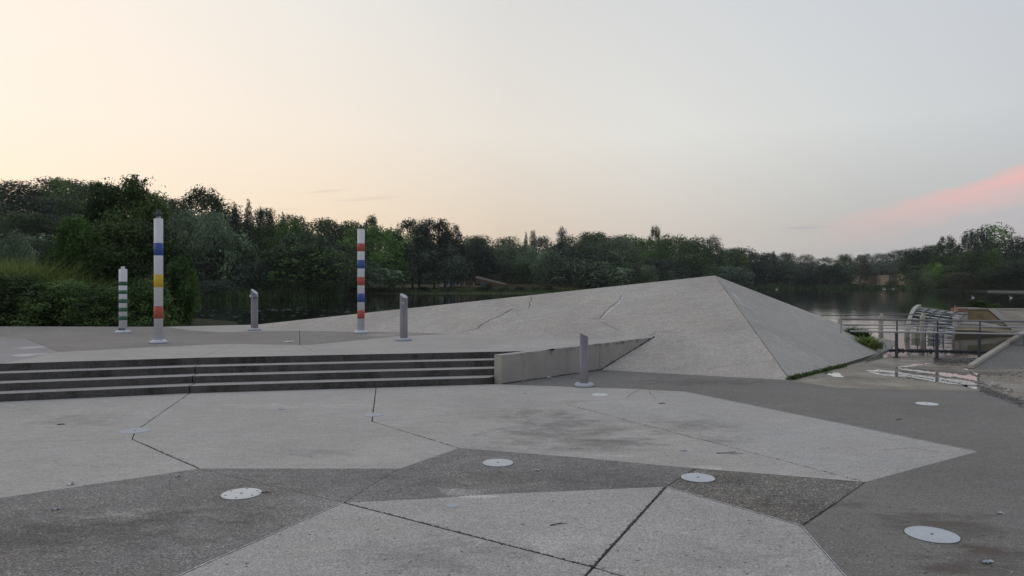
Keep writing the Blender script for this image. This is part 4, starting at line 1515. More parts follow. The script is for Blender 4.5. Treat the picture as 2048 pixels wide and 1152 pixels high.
# second railing with cream fins, out over the water
fr = empty('far_railing', PXY(1763, 22.5, WZ), label='thin dark rail on slim cream posts standing in the water behind the mesh railing', cat='railing')
fro = PXY(1763, 22.5, WZ)
bm = bmesh.new(); tube(bm, [PY(1640, 630.5, 23.2) - fro, PY(1763, 629.5, 22.5) - fro, PY(1933, 628, 21.9) - fro], .017, 8); bmobj('rail', bm, M['steel'], fr)
bm = bmesh.new(); tube(bm, [PY(1675, 651.5, 23.2) - fro, PY(1763, 650.5, 22.5) - fro, PY(1933, 646, 21.9) - fro], .012, 8); bmobj('rail', bm, M['steel'], fr)
for x, Y, yt in ((1681, 23.0, 631), (1763, 22.5, 628), (1846, 22.1, 627)):
    tp = PY(x, yt, Y) - fro
    bm = bmesh.new()
    box(bm, (tp.x - .07, tp.y - .05, -.3), (tp.x + .03, tp.y + .05, tp.z - .12))
    v = [bm.verts.new(q) for q in ((tp.x - .07, tp.y - .05, tp.z - .12), (tp.x + .03, tp.y - .05, tp.z - .12), (tp.x + .03, tp.y + .05, tp.z - .12), (tp.x - .07, tp.y + .05, tp.z - .12),
                                   (tp.x - .01, tp.y - .03, tp.z + .02), (tp.x + .035, tp.y - .03, tp.z + .02), (tp.x + .035, tp.y + .03, tp.z + .02), (tp.x - .01, tp.y + .03, tp.z + .02))]
    for f in ((4, 5, 6, 7), (0, 1, 5, 4), (1, 2, 6, 5), (2, 3, 7, 6), (3, 0, 4, 7)): bm.faces.new([v[i] for i in f])
    bmobj('railing_post', bm, M['cream'], fr)

# curved debris screen
scr_o = PXY(1830, 24, WZ)
screen = empty('debris_screen', scr_o, label='curved screen of pale tubes on cream arched ribs standing in the water', cat='screen')
def arc(xt, yt, xb, yb, Yt, Yb, u):
    """quarter arc from the top point to the foot"""
    t, b = PY(xt, yt, Yt), PY(xb, yb, Yb)
    s, c = math.sin(u * math.pi / 2), math.cos(u * math.pi / 2)
    return Vector((t.x + (b.x - t.x) * s, t.y + (b.y - t.y) * s, b.z + (t.z - b.z) * c))
Lft = lambda u: arc(1839, 615, 1812, 676, 25.2, 23.2, u)
Rgt = lambda u: arc(1934, 628, 1905, 684, 23.6, 21.4, u)
def mid_arc(s, u): return Lft(u).lerp(Rgt(u), s)
def rib(s, w, d, mat, name):
    bm = bmesh.new(); rows = []
    for i in range(11):
        p = mid_arc(s, i / 10) - scr_o
        q = mid_arc(s, min(1, i / 10 + .02)) - mid_arc(s, max(0, i / 10 - .02)); q.normalize()
        nn = q.cross(Vector((1, 0, 0))).normalized() * d
        rows.append([bm.verts.new(p + Vector((sx * w, 0, 0)) + nn * k) for sx, k in ((-1, 0), (1, 0), (1, 1), (-1, 1))])
    for r0, r1 in zip(rows, rows[1:]):
        for i in range(4): bm.faces.new((r0[i], r0[(i + 1) % 4], r1[(i + 1) % 4], r1[i]))
    bm.faces.new(rows[0]); bm.faces.new(rows[-1][::-1])
    bmobj(name, bm, mat, screen)
rib(0, .065, .10, M['cream'], 'rib'); rib(.24, .016, .04, M['nozzle'], 'rib'); rib(.42, .016, .04, M['nozzle'], 'rib')
rib(.60, .016, .04, M['nozzle'], 'rib'); rib(.80, .016, .04, M['nozzle'], 'rib'); rib(1.0, .028, .06, M['steel'], 'rib')
for i in range(10):
    u = .01 + i * .105
    bm = bmesh.new(); tube(bm, [mid_arc(-.02, u) - scr_o, mid_arc(1.01, u) - scr_o], .016 if i else .022, 8)
    bmobj('tube', bm, M['flange'] if i else M['cream'], screen)
# slim mast on the screen
bm = bmesh.new(); m0 = PY(1910, 640, 24) - scr_o; tube(bm, [m0, m0 + Vector((0, 0, .48))], .014, 8); bmobj('mast', bm, M['galv'], screen)
for x in (1835, 1868):
    bm = bmesh.new(); q = PXY(x, 22.8, WZ) - scr_o; box(bm, (q.x - .14, q.y - .1, -.3), (q.x + .14, q.y + .1, .22)); bmobj('foot_block', bm, M['cream'], screen)

# wing wall at the right, pier and sloped bank
wo_ = PXY(1950, 26, WZ)
wing = empty('wing_wall', wo_, label='ochre stained wing wall with a slanting pale coping beside the curved screen', cat='wall')
def pr(name, pts, thv, mat, parent, off):
    bm = bmesh.new(); pts = [Vector(p) - off for p in pts]; thv = Vector(thv)
    f = [bm.verts.new(p) for p in pts]; b_ = [bm.verts.new(p + thv) for p in pts]
    bm.faces.new(f); bm.faces.new(b_[::-1])
    for i in range(len(f)): bm.faces.new((f[i], b_[i], b_[(i + 1) % len(f)], f[(i + 1) % len(f)]))
    return bmobj(name, bm, mat, parent)
pr('wall_face', [PY(1936, 618, 26), PY(1978, 619, 26), PY(2034, 668, 25.6), PY(1936, 668, 25.9)], (0, .6, 0), M['ochre'], wing, wo_)
pr('coping', [PY(1976, 617.5, 25.97), PY(1990, 617.5, 25.97), PY(2054, 668, 25.5), PY(2034, 668, 25.5)], (0, .75, 0), M['cope'], wing, wo_)
pr('top_cap', [PY(1934, 616, 25.95), PY(1976, 616.6, 25.95), PY(1976, 619, 25.95), PY(1934, 618.8, 25.95)], (0, .7, 0), M['cope'], wing, wo_)
pr('bank_slope', [PY(1990, 621, 27.5), PY(2300, 624, 27.5), PY(2300, 690, 23.5), PY(2050, 668, 25.52)], (0, .02, -.6), M['beige'], wing, wo_)
pr('bank_coping', [PY(1985, 617, 27.6), PY(2300, 619, 27.6), PY(2300, 624.5, 27.6), PY(1990, 621.5, 27.6)], (0, .4, 0), M['cope'], wing, wo_)
pr('toe_ledge', [PY(1905, 650, 25), PY(2032, 661, 24.6), PY(2034, 668, 24.2), PY(1905, 657, 24.6)], (0, .1, -.4), M['ochre'], wing, wo_)
pr('toe_ledge', [PY(1925, 640, 25.6), PY(1990, 648, 25.2), PY(2005, 654, 25.0), PY(1925, 646, 25.4)], (0, .1, -.4), M['cope'], wing, wo_)
pier = pr('brick_pier', [PY(1917, 616.5, 25.6), PY(1935, 616.5, 25.6), PY(1935, 672, 25.6), PY(1917, 672, 25.6)], (0, .35, 0), M['cope'], None, PXY(1926, 25.6, WZ))
pier.location = PXY(1926, 25.6, WZ)
props(pier, 'short square pier between the curved screen and the ochre wall', 'pier')
bm = bmesh.new(); q0 = PY(1916, 617, 25.55) - PXY(1926, 25.6, WZ); q1 = PY(1936, 623, 25.55) - PXY(1926, 25.6, WZ)
box(bm, (q0.x, q0.y - .02, q1.z), (q1.x, q1.y + .42, q0.z + .01)); bmobj('brick_cap', bm, M['brick'], pier)

# boom: dark floating line of rope and debris
bm = bmesh.new(); rng = random.Random(11)
bo = P(1880, 701, WZ)
N_ = 90
for i in range(N_):
    x0 = 1778 + (1995 - 1778) * i / N_; x1 = 1778 + (1995 - 1778) * (i + 1) / N_
    y0 = 700 + 4.5 * (x0 - 1778) / 217; y1 = 700 + 4.5 * (x1 - 1778) / 217
    w = rng.uniform(.018, .045) * (1.7 if rng.random() < .2 else 1)
    tube(bm, [P(x0, y0, WZ + .01) - bo, P(x1 + .5, y1, WZ + .01) - bo], w, 6)
o = bmobj('floating_boom', bm, M['black'], label='black floating rope boom with clinging debris lying on the water behind the mesh', cat='boom'); o.location = bo

# ------------------------------------------------------------------ puddles, mud and weeds
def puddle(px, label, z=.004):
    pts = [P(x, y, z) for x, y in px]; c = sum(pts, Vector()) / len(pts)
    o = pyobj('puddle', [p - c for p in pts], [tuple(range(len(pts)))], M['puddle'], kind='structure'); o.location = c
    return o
def smooth_poly(px, it=2, jit=.0, seed=1):
    rng = random.Random(seed)
    for _ in range(it):
        q = []
        for i in range(len(px)):
            a, b = px[i], px[(i + 1) % len(px)]
            q += [(a[0] * .75 + b[0] * .25, a[1] * .75 + b[1] * .25), (a[0] * .25 + b[0] * .75, a[1] * .25 + b[1] * .75)]
        px = q
    return [(x + rng.uniform(-jit, jit) * 3, y + rng.uniform(-jit, jit) * .5) for x, y in px]
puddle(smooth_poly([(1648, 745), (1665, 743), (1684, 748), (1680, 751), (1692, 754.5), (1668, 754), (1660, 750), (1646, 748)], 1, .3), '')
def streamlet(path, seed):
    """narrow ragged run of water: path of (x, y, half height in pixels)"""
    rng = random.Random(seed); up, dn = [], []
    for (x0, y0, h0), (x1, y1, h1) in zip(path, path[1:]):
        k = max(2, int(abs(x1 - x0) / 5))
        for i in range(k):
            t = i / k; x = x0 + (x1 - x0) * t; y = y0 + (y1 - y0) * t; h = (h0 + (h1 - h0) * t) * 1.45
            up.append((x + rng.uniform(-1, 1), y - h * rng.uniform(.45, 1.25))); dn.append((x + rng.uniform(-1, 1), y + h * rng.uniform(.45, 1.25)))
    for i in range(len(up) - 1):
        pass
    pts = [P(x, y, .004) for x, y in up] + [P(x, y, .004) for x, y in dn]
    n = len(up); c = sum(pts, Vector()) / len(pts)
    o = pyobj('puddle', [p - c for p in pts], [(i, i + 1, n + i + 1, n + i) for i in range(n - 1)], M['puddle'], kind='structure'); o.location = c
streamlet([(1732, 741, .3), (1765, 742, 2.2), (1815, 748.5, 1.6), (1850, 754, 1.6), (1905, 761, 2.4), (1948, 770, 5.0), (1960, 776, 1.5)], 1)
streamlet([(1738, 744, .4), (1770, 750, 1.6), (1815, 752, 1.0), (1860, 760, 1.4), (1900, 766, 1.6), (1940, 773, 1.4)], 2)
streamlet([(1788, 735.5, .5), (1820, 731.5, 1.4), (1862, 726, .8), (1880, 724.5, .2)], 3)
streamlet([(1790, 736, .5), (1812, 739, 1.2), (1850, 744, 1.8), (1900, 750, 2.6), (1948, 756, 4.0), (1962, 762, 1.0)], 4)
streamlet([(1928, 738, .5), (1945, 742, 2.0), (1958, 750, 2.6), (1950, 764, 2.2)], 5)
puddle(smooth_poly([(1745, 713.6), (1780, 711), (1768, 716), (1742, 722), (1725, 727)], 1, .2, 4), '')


def debris(name, n, region, mat, smin, smax, seed, flat=.35, z=0.0, **kw):
    rng = np.random.default_rng(seed); bmv = []; bmf = []
    for i in range(n):
        x, y = region(rng); c = P(x, y, z); s = rng.uniform(smin, smax)
        k = len(bmv); m = 6
        a0 = rng.uniform(0, 6)
        for j in range(m):
            a = a0 + j * 2 * math.pi / m; r = s * rng.uniform(.5, 1.1)
            bmv.append((c.x + r * math.cos(a) * 1.6, c.y + r * math.sin(a), c.z + .001))
        bmv.append((c.x, c.y, c.z + s * flat * rng.uniform(.4, 1.2)))
        for j in range(m): bmf.append((k + j, k + (j + 1) % m, k + m))
    return pyobj(name, bmv, bmf, mat, kind='stuff', **kw)


def reg_mud(rng):
    t = rng.uniform(); g = rng.normal
    if t < .45: return (rng.uniform(1868, 1955), 722 + g(0, 4))
    if t < .62: u = rng.uniform(); return (1800 + u * 160, 744 + u * 16 + g(0, 6))
    if t < .75: u = rng.uniform(); return (1760 + u * 260, 746 + u * 32 + g(0, 3))
    if t < .82: return (rng.uniform(1940, 2048), 743 + abs(g(0, 9)))
    u = rng.uniform(); return (1960 + 90 * u, 778 + 30 * u + g(0, 4))
debris('mud_debris', 3600, reg_mud, M['mud'], .005, .026, 3, .3)
def reg_grit(rng):
    y = 770 + 380 * rng.uniform() ** 1.2; return (rng.uniform(-60, 2100), y)
debris('leaf_grit', 1100, reg_grit, M['twig'], .002, .008, 8, .3)
debris('pale_grit', 260, lambda r: (r.uniform(0, 2048), 770 + 380 * r.uniform()), M['paper'], .0025, .006, 9, .3)


def weeds(name, pts, n, hmin, hmax, spread, mat, label, cat, seed=1, kind=None, wid=.010, lean=.6):
    rng = np.random.default_rng(seed)
    pts = [Vector(p) for p in pts]; c = sum(pts, Vector()) / len(pts)
    seg = np.array([[p.x, p.y, p.z] for p in pts])
    t = rng.uniform(0, len(pts) - 1 - 1e-6, n); i = t.astype(int); f = (t - i)[:, None]
    base = seg[i] * (1 - f) + seg[i + 1] * f + np.concatenate([rng.normal(0, spread, (n, 2)), np.zeros((n, 1))], 1)
    h = rng.uniform(hmin, hmax, n)[:, None]
    d = np.concatenate([rng.normal(0, lean * .5, (n, 2)), np.ones((n, 1))], 1); d /= np.linalg.norm(d, axis=1, keepdims=True)
    sidev = np.stack([-d[:, 1], d[:, 0], np.zeros(n)], 1) + rng.normal(0, .3, (n, 3)); sidev /= np.linalg.norm(sidev, axis=1, keepdims=True)
    w = wid * rng.uniform(.5, 1.4, (n, 1))
    m1 = base + d * h * .55; tip = base + d * h + np.concatenate([rng.normal(0, .25, (n, 2)), -abs(rng.normal(0, .12, (n, 1)))], 1) * h
    vv = np.stack([base - sidev * w * .5, base + sidev * w * .5, m1 + sidev * w, m1 - sidev * w, tip], 1) - np.array([c.x, c.y, c.z])
    me = bpy.data.meshes.new(name)
    vv = vv.reshape(-1, 3)
    fs_ = []
    for q in range(n):
        k = q * 5; fs_ += [(k, k + 1, k + 2, k + 3), (k + 3, k + 2, k + 4)]
    me.from_pydata(vv.tolist(), [], fs_)
    at = me.attributes.new('leafvar', 'FLOAT', 'FACE'); at.data.foreach_set('value', np.repeat(rng.uniform(0, 1, n), 2).astype(np.float32))
    me.update()
    o = link(name, me, M[mat], None, label=label, cat=cat, kind=kind); o.location = c
    return o


weeds('weed_strip', [P(x, y) for x, y in ((1578, 760), (1590, 758), (1604, 754), (1620, 750), (1646, 744), (1665, 739), (1690, 733))],
      900, .02, .10, .025, 'f_near', None, None, 2, 'stuff', .012)
weeds('weed_strip', [W1f + Vector((0, -.02, 0)), wallz(.25), wallz(.5)], 120, .008, .035, .01, 'f_near', None, None, 5, 'stuff', .006)
ws = TR_.lerp(RB_, .18)
for k, (x, y, Y_, n_, h_, lab) in enumerate(((1713, 668, 18.9, 420, .34, 'small dark green tuft growing in the crack right of the pyramid, the upper one'),
                                           (1738, 688, 18.1, 520, .32, 'olive green tuft growing in the crack right of the pyramid, the lower one'))):
    p = PY(x, y + 4, Y_)
    weeds('weed_tuft', [p + Vector((-.17, .12, 0)), p, p + Vector((.2, -.15, -.08))], n_, h_ * .3, h_, .06, 'reed' if k else 'f_mid', lab, 'weed', 20 + k, None, .016, .9)


def scrap(x, y, w, d, label, mat, z=0.0, name='paper_scrap', crumple=.25, cat='litter', rz=None, seed=1):
    c = P(x, y, z + .002); rng = random.Random(seed + int(x))
    bm = bmesh.new(); nx, ny = 6, 4; g = []
    for i in range(nx):
        g.append([bm.verts.new(((i / (nx - 1) - .5) * w + rng.uniform(-1, 1) * w * .06, (j / (ny - 1) - .5) * d + rng.uniform(-1, 1) * d * .1,
                                .001 + abs(rng.gauss(0, 1)) * crumple * min(w, d))) for j in range(ny)])
    for i in range(nx - 1):
        for j in range(ny - 1): bm.faces.new((g[i][j], g[i + 1][j], g[i + 1][j + 1], g[i][j + 1]))
    o = bmobj(name, bm, M[mat], label=label, cat=cat); o.location = c
    o.rotation_euler = (0, 0, rng.uniform(-.5, .5) if rz is None else rz)
    return o


scrap(141, 969, .055, .05, 'small white paper scrap near the edge of the dark aggregate, left', 'paper')
scrap(752, 773.5, .10, .07, 'crumpled white tissue at the foot of the steps on the joint', 'paper', crumple=.5)
scrap(1975, 1125, .085, .035, 'pale blue-grey wrapper on the stained paving at bottom right', 'dirtypaper', crumple=.2)
scrap(355, 953, .05, .035, 'small pale scrap on the aggregate just below the joint', 'dirtypaper')
scrap(112, 1019, .06, .03, 'pale flake on the dark aggregate at far left', 'dirtypaper')
scrap(563, 818, .10, .05, 'thin whitish smear of paper on the slab below the steps', 'dirtypaper', crumple=.05)
scrap(577, 684, .20, .13, 'flattened white plastic on the terrace left of the red and blue post', 'paper', z=TZ, crumple=.08)
scrap(1075, 941, .05, .03, 'pale green scrap right of the middle cover', 'dirtypaper')
scrap(1367, 901, .08, .04, 'pale wet scrap on the light slab above the joint cover', 'dirtypaper', crumple=.1)
scrap(1045, 1048, .03, .02, 'tiny pale flake on the coarse slab', 'dirtypaper')
scrap(1098, 755.5, .10, .05, 'small white scrap on the dark paving beside the low wall', 'paper', crumple=.2)
scrap(1050, 787, .04, .04, 'tiny white scrap on the light slab in front of the low wall', 'paper')
scrap(1990, 772, .10, .08, 'white plastic scrap in the mud at right', 'paper', crumple=.4)
scrap(2020, 782, .08, .06, 'second white plastic scrap at the end of the mud line', 'paper', crumple=.4)
scrap(1498, 1040, .03, .02, 'tiny white scrap on the coarse slab near its upper right edge', 'paper')
scrap(2000, 1027, .05, .03, 'small light scrap on the grey paving at far right', 'dirtypaper')
scrap(1778, 700, .10, .06, 'white stone chip at the tip of the apron', 'paper', crumple=.5, name='stone_chip', cat='stone')


def twig(x, y, l, a, label, w=.004):
    c = P(x, y, .004); bm = bmesh.new()
    d = Vector((math.cos(a), math.sin(a), 0)); s = Vector((-d.y, d.x, 0))
    tube(bm, [-d * l / 2, s * l * .06 + Vector((0, 0, .004)), d * l / 2 + s * l * .1], [w, w * .8, w * .4], 6)
    tube(bm, [s * l * .06 + Vector((0, 0, .004)), d * l * .25 + s * l * .3 + Vector((0, 0, .006))], [w * .6, w * .3], 5)
    o = bmobj('twig', bm, M['twig'], label=label, cat='twig'); o.location = c
    return o


twig(1118, 1049, .13, .25, 'thin dry twig on the coarse slab in the foreground')
twig(529, 986, .11, -.1, 'short dark twig touching the right rim of the white cover')
twig(122, 849, .08, .4, 'curled dark twig on the light slab below the left steps', .007)
twig(1460, 907, .26, -.15, 'wet pale stick on the light slab beside the long joint')
twig(1800, 839, .14, .4, 'thin twig on the grey paving below the far cover')
twig(1325, 807, .10, .1, 'small dark twig on the light slab left of its pointed corner', .007)

# ------------------------------------------------------------------ far bank: pavilion, kiosk, cabin, wall, boards
YB = 138
po = PXY(980, YB, terrain_z(980, YB) - .1)
pav = empty('pavilion', po, label='low pavilion with one long sloping pale roof on the far bank', cat='building')
def q(x, y, Y=YB): return PY(x, y, Y)
pr('wall', [q(952, 556), q(1008, 569), q(1008, 575), q(952, 575)], (0, 4, 0), M['wood'], pav, po)
pr('roof', [q(951, 552), q(954, 552), q(1012, 567.5), q(1012, 569.5), q(951, 556)], (0, 4.6, 0), M['roof'], pav, po)
pr('doorway', [q(954, 567, YB - .1), q(960, 567, YB - .1), q(960, 573, YB - .1), q(954, 573, YB - .1)], (0, .08, 0), M['glassdark'], pav, po)
pr('panel', [q(961, 566, YB - .1), q(970, 566, YB - .1), q(970, 573, YB - .1), q(961, 573, YB - .1)], (0, .08, 0), M['teal'], pav, po)
ko = PXY(908, YB, terrain_z(908, YB) - .1)
cab = empty('cabin', ko, label='white and teal cabin with a dark window under the trees of the far bank', cat='cabin')
pr('wall', [q(897, 565.5), q(919, 565.5), q(919, 574), q(897, 574)], (0, 2.5, 0), M['cover_dull'], cab, ko)
pr('door_panel', [q(904, 566, YB - .05), q(911, 566, YB - .05), q(911, 571.5, YB - .05), q(904, 571.5, YB - .05)], (0, .04, 0), M['teal'], cab, ko)
pr('window', [q(912, 567, YB - .05), q(918, 567, YB - .05), q(918, 569.5, YB - .05), q(912, 569.5, YB - .05)], (0, .04, 0), M['glassdark'], cab, ko)
ko2 = PXY(883, YB, terrain_z(883, YB) - .1)
kio = empty('kiosk', ko2, label='small kiosk with a flat dark roof left of the white cabin', cat='kiosk')
pr('wall', [q(879, 567), q(888, 567), q(888, 573.5), q(879, 573.5)], (0, 1.5, 0), M['cover_dull'], kio, ko2)
pr('roof', [q(878, 565.5), q(889, 565.5), q(889, 567), q(878, 567)], (0, 1.6, 0), M['glassdark'], kio, ko2)
fo2 = PXY(933, YB + 1, terrain_z(933, YB) - .1)
bf = empty('board_fence', fo2, label='brown board fence between the white cabin and the pavilion', cat='fence')
for i in range(12):
    x = 920 + i * 2.3
    pr('board', [q(x, 561 + (i % 3) * .4, YB + 1), q(x + 2.0, 561 + (i % 3) * .4, YB + 1), q(x + 2.0, 574, YB + 1), q(x, 574, YB + 1)], (0, .06, 0), M['wood'], bf, fo2)
wlo = PXY(920, YB - 1.5, terrain_z(920, YB - 1.5) - .1)
lw = pr('low_wall', [q(893, 571.3, YB - 1.5), q(962, 571.8, YB - 1.5), q(962, 573.6, YB - 1.5), q(893, 573.6, YB - 1.5)], (0, .3, 0), M['cope'], None, wlo)
lw.location = wlo; props(lw, 'low pale wall running in front of the white cabin on the far bank', 'wall')
for i, x in enumerate((928, 947)):
    pt = pr('bank_post', [q(x, 564, YB - 1.2), q(x + 1.2, 564, YB - 1.2), q(x + 1.2, 573, YB - 1.2), q(x, 573, YB - 1.2)], (0, .1, 0), M['cream'], None, PXY(x, YB - 1.2, terrain_z(x, YB - 1.2)))
    pt.location = PXY(x, YB - 1.2, terrain_z(x, YB - 1.2)); props(pt, ('thin pale post in front of the board fence, nearer the white cabin', 'thin pale post beside the pavilion end of the board fence')[i], 'post')


# birds on the lake
def bird_mesh():
    bm = bmesh.new()
    prof = [(-.34, .03, .10), (-.26, .09, .10), (-.1, .16, .09), (.08, .17, .08), (.22, .11, .09), (.28, .05, .12)]
    rings = []
    for x, r_, z in prof:
        rings.append([bm.verts.new((x, r_ * math.cos(2 * math.pi * k / 8), z + r_ * .75 * math.sin(2 * math.pi * k / 8))) for k in range(8)])
    for a_, b_ in zip(rings, rings[1:]):
        for k in range(8): bm.faces.new((a_[k], a_[(k + 1) % 8], b_[(k + 1) % 8], b_[k]))
    bm.faces.new(rings[0]); bm.faces.new(rings[-1][::-1])
    tube(bm, [(.22, 0, .14), (.30, 0, .26), (.27, 0, .40), (.31, 0, .50)], [.05, .035, .03, .03], 6)
    tube(bm, [(.27, 0, .51), (.33, 0, .52), (.38, 0, .50)], [.03, .045, .02], 6)
    me = bpy.data.meshes.new('body'); bmesh.ops.recalc_face_normals(bm, faces=bm.faces); bm.to_mesh(me); bm.free()
    me.materials.append(M['bird']); return me
bme = bird_mesh()
bm = bmesh.new(); tube(bm, [(.37, 0, .50), (.45, 0, .47)], [.02, .005], 5); kme = bpy.data.meshes.new('beak'); bm.to_mesh(kme); bm.free(); kme.materials.append(M['beak'])
def bird(x, y, rz, label, group=None, s=1.0):
    p = P(x, y, WZ); r = empty('white_bird', p, rz, label=label, cat='bird', group=group); r.scale = (s, s, s)
    for nm, me in (('body', bme), ('beak', kme)):
        c = bpy.data.objects.new(nm, me); COL.objects.link(c); c.parent = r
for i, x in enumerate((1763, 1766, 1770, 1774, 1782, 1787, 1792, 1800, 1808)):
    bird(x, 578 + (i % 3) * .4, i * 1.3, 'white bird in the row resting on the water before the dry field', 'white birds in a row on the far water', .9)
bird(1553, 579.2, 0, 'white bird swimming alone right of the pyramid apex', s=.85)
bird(1614, 575.8, 1, 'white bird at the shoreline under the far trees', s=.85)
bird(1512, 576.8, 2, 'white bird at the shore just behind the right slope of the pyramid', s=.85)
bird(1946, 595.4, 3.1, 'white bird swimming with a pale wake, left one of the two at right', s=.5)
bird(2022, 596, 3.1, 'white bird swimming with a pale wake, right one of the two at right', s=.5)
for x0, x1, y in ((1950, 1972, 595.2), (2026, 2052, 596.2), (1580, 1662, 578.3)):
    p0, p1 = P(x0, y, WZ), P(x1, y, WZ); c = (p0 + p1) / 2
    o = pyobj('wake_foam', [p0 - c + Vector((0, -.06, .01)), p1 - c + Vector((0, -.12, .01)), p1 - c + Vector((0, .12, .01)), p0 - c + Vector((0, .06, .01))],
              [(0, 1, 2, 3)], M['dirtypaper'], kind='stuff'); o.location = c
# lily leaves and floating bits on the dark water left
rng = np.random.default_rng(4); vs = []; fs = []
for i in range(150):
    x, y = rng.uniform(390, 800), 606 + 36 * rng.uniform() ** 1.3
    if rng.uniform() < .5: y = 621 + rng.normal(0, 2.0)
    c = P(x, y, WZ + .012)
    if c.y < 21.8: continue
    s = rng.uniform(.02, .10); k = len(vs)
    for j in range(6):
        a_ = j * math.pi / 3; vs.append((c.x + s * 1.8 * math.cos(a_), c.y + s * math.sin(a_), c.z))
    fs.append(tuple(range(k, k + 6)))
pyobj('floating_leaves', vs, fs, M['dirtypaper'], kind='stuff')

# ------------------------------------------------------------------ vegetation across the lake: individual trees
T = tree
# left side, beyond the striped posts
T('round', 'f_dark', 60, 378, 150, 210, 'dark broad tree on the skyline at the far left of the hill')
T('round', 'f_dark', 128, 358, 155, 170, 'dark rounded tree on the highest part of the left skyline')
T('airy', 'f_conif', 196, 366, 150, 90, 'ragged dark tree on the skyline above the short green banded post')
T('round', 'f_willow', 120, 395, 120, 170, 'grey-green tree high on the left hillside')
T('round', 'f_blue', 175, 430, 100, 150, 'bluish dark tree on the left hillside behind the yellow-green tree')
T('round', 'f_blue', 62, 430, 95, 150, 'bluish grey tree on the hillside above the reeds')
T('willow', 'f_willow', 34, 462, 48, 74, 'pale grey-green willow standing behind the reeds at far left', zg=.3)
T('round', 'f_conif', 90, 480, 60, 110, 'very dark tree between the pale willow and the yellow-green tree', zg=.3)
T('round', 'f_dark', 300, 385, 120, 120, 'dark tree on the slope just left of the tall yellow banded post')
T('conifer', 'f_conif', 346, 398, 130, 50, 'dark pointed tree on the skyline right of the tall yellow banded post')
T('airy', 'f_dark', 406, 376, 100, 96, 'tall dark tree with a ragged top rising above the grey willows at left')
T('round', 'f_willow', 372, 418, 86, 120, 'grey-green tree beside the head of the tall yellow banded post')
T('willow', 'f_willow', 448, 452, 80, 130, 'broad grey-green willow at the water left of the first bollard')
T('round', 'f_willow', 425, 425, 92, 90, 'pale grey crown behind the broad grey-green willow')
for i, (x, y, w) in enumerate(((470, 404, 44), (497, 398, 40), (522, 414, 34), (541, 420, 40), (566, 424, 42), (590, 432, 40))):
    T('conifer', 'f_conif', x, y, 112 + i, w, ['slim dark conifer on the ridge, first of the spiky row', 'tallest slim conifer of the spiky row on the ridge',
      'narrow conifer in the middle of the spiky row on the ridge', 'dark conifer right of the middle of the spiky row',
      'conifer near the right end of the spiky row on the ridge', 'last conifer at the right end of the spiky row'][i])
T('round', 'f_dark', 520, 450, 95, 130, 'dark rounded tree below the spiky row of conifers')
T('round', 'f_mid', 585, 440, 92, 110, 'dark green tree rising behind the wide grey willow')
T('willow', 'f_blue', 505, 520, 78, 100, 'low dark blue-grey willow hanging over the water behind the first bollard')
T('willow', 'f_willow', 612, 466, 82, 170, 'wide grey willow left of the red-and-blue banded post')
T('round', 'f_blue', 640, 520, 80, 130, 'low blue-grey tree at the water left of the red-and-blue banded post')
T('bush', 'f_dark', 560, 555, 76, 110, 'dark bush overhanging the lake right of the first bollard', name='bush', cat='bush')
T('bush', 'f_dark', 650, 560, 79, 90, 'dark bush at the waterline left of the red-and-blue banded post', name='bush', cat='bush')
T('bush', 'f_blue', 430, 560, 75, 110, 'dark bush at the waterline right of the tall yellow banded post', name='bush', cat='bush')
T('round', 'f_dark', 655, 440, 135, 80, 'dark tree on the skyline left of the red-and-blue banded post')
T('airy', 'f_mid', 743, 432, 150, 42, 'thin feathery treetop rising right of the red-and-blue banded post')
T('round', 'f_dark', 700, 444, 150, 90, 'dark tree on the skyline directly behind the red-and-blue banded post')
T('round', 'f_bright', 738, 452, 122, 165, 'large bright green tree behind the red-and-blue banded post', n=6000, leaf=.026)
T('round', 'f_bright', 788, 515, 121, 75, 'bright green lower spreading crown right of the red-and-blue banded post')
T('airy', 'f_conif', 826, 440, 127, 92, 'dark open-crowned tree left of the middle, sky showing through it', crown_from=.12)
T('airy', 'f_conif', 868, 438, 130, 84, 'tall dark open-crowned tree with arching top above the far bank', crown_from=.12)
T('airy', 'f_conif', 902, 447, 128, 60, 'dark drooping tree at the right of the open-crowned group')
T('willow', 'f_blue', 838, 490, 126, 120, 'dark willow with visible trunks behind the steel bollard top', crown_from=.18)
T('willow', 'f_blue', 890, 482, 128, 110, 'dark blue-grey willow above the white cabin', crown_from=.14)
T('willow', 'f_blue', 940, 482, 152, 90, 'dark blue-grey willow above the board fence')
T('round', 'f_dark', 960, 472, 190, 90, 'dark tree on the skyline above the pavilion')
T('willow', 'f_willow', 985, 490, 155, 90, 'grey willow behind the pavilion roof')
T('round', 'f_willow', 1022, 486, 165, 90, 'grey-green tree right of the pavilion, behind the grassy rise')
T('willow', 'f_willow', 1052, 492, 160, 76, 'grey willow above the grassy rise of the far bank')
T('conifer', 'f_conif', 1052, 464, 200, 22, 'small pointed treetop on the skyline above the grassy rise')
T('poplar', 'f_conif', 1066, 462, 200, 20, 'short dark poplar left of the tall poplar')
T('poplar', 'f_conif', 1124, 455, 200, 28, 'tall dark poplar standing out above the middle skyline')
T('willow', 'f_willow', 1102, 500, 145, 86, 'grey willow at the water below the tall poplar')
T('willow', 'f_blue', 1130, 486, 155, 90, 'round grey willow in front of the tall poplar')
T('round', 'f_dark', 1172, 492, 165, 110, 'dark green tree left of the grey skyline crown')
T('round', 'f_willow', 1235, 474, 185, 120, 'grey-crowned tree on the skyline above the low wall')
T('round', 'f_dark', 1190, 466, 230, 90, 'dark tree on the middle skyline right of the tall poplar')
T('round', 'f_mid', 1290, 476, 190, 100, 'green tree on the skyline above the middle of the pyramid ridge')
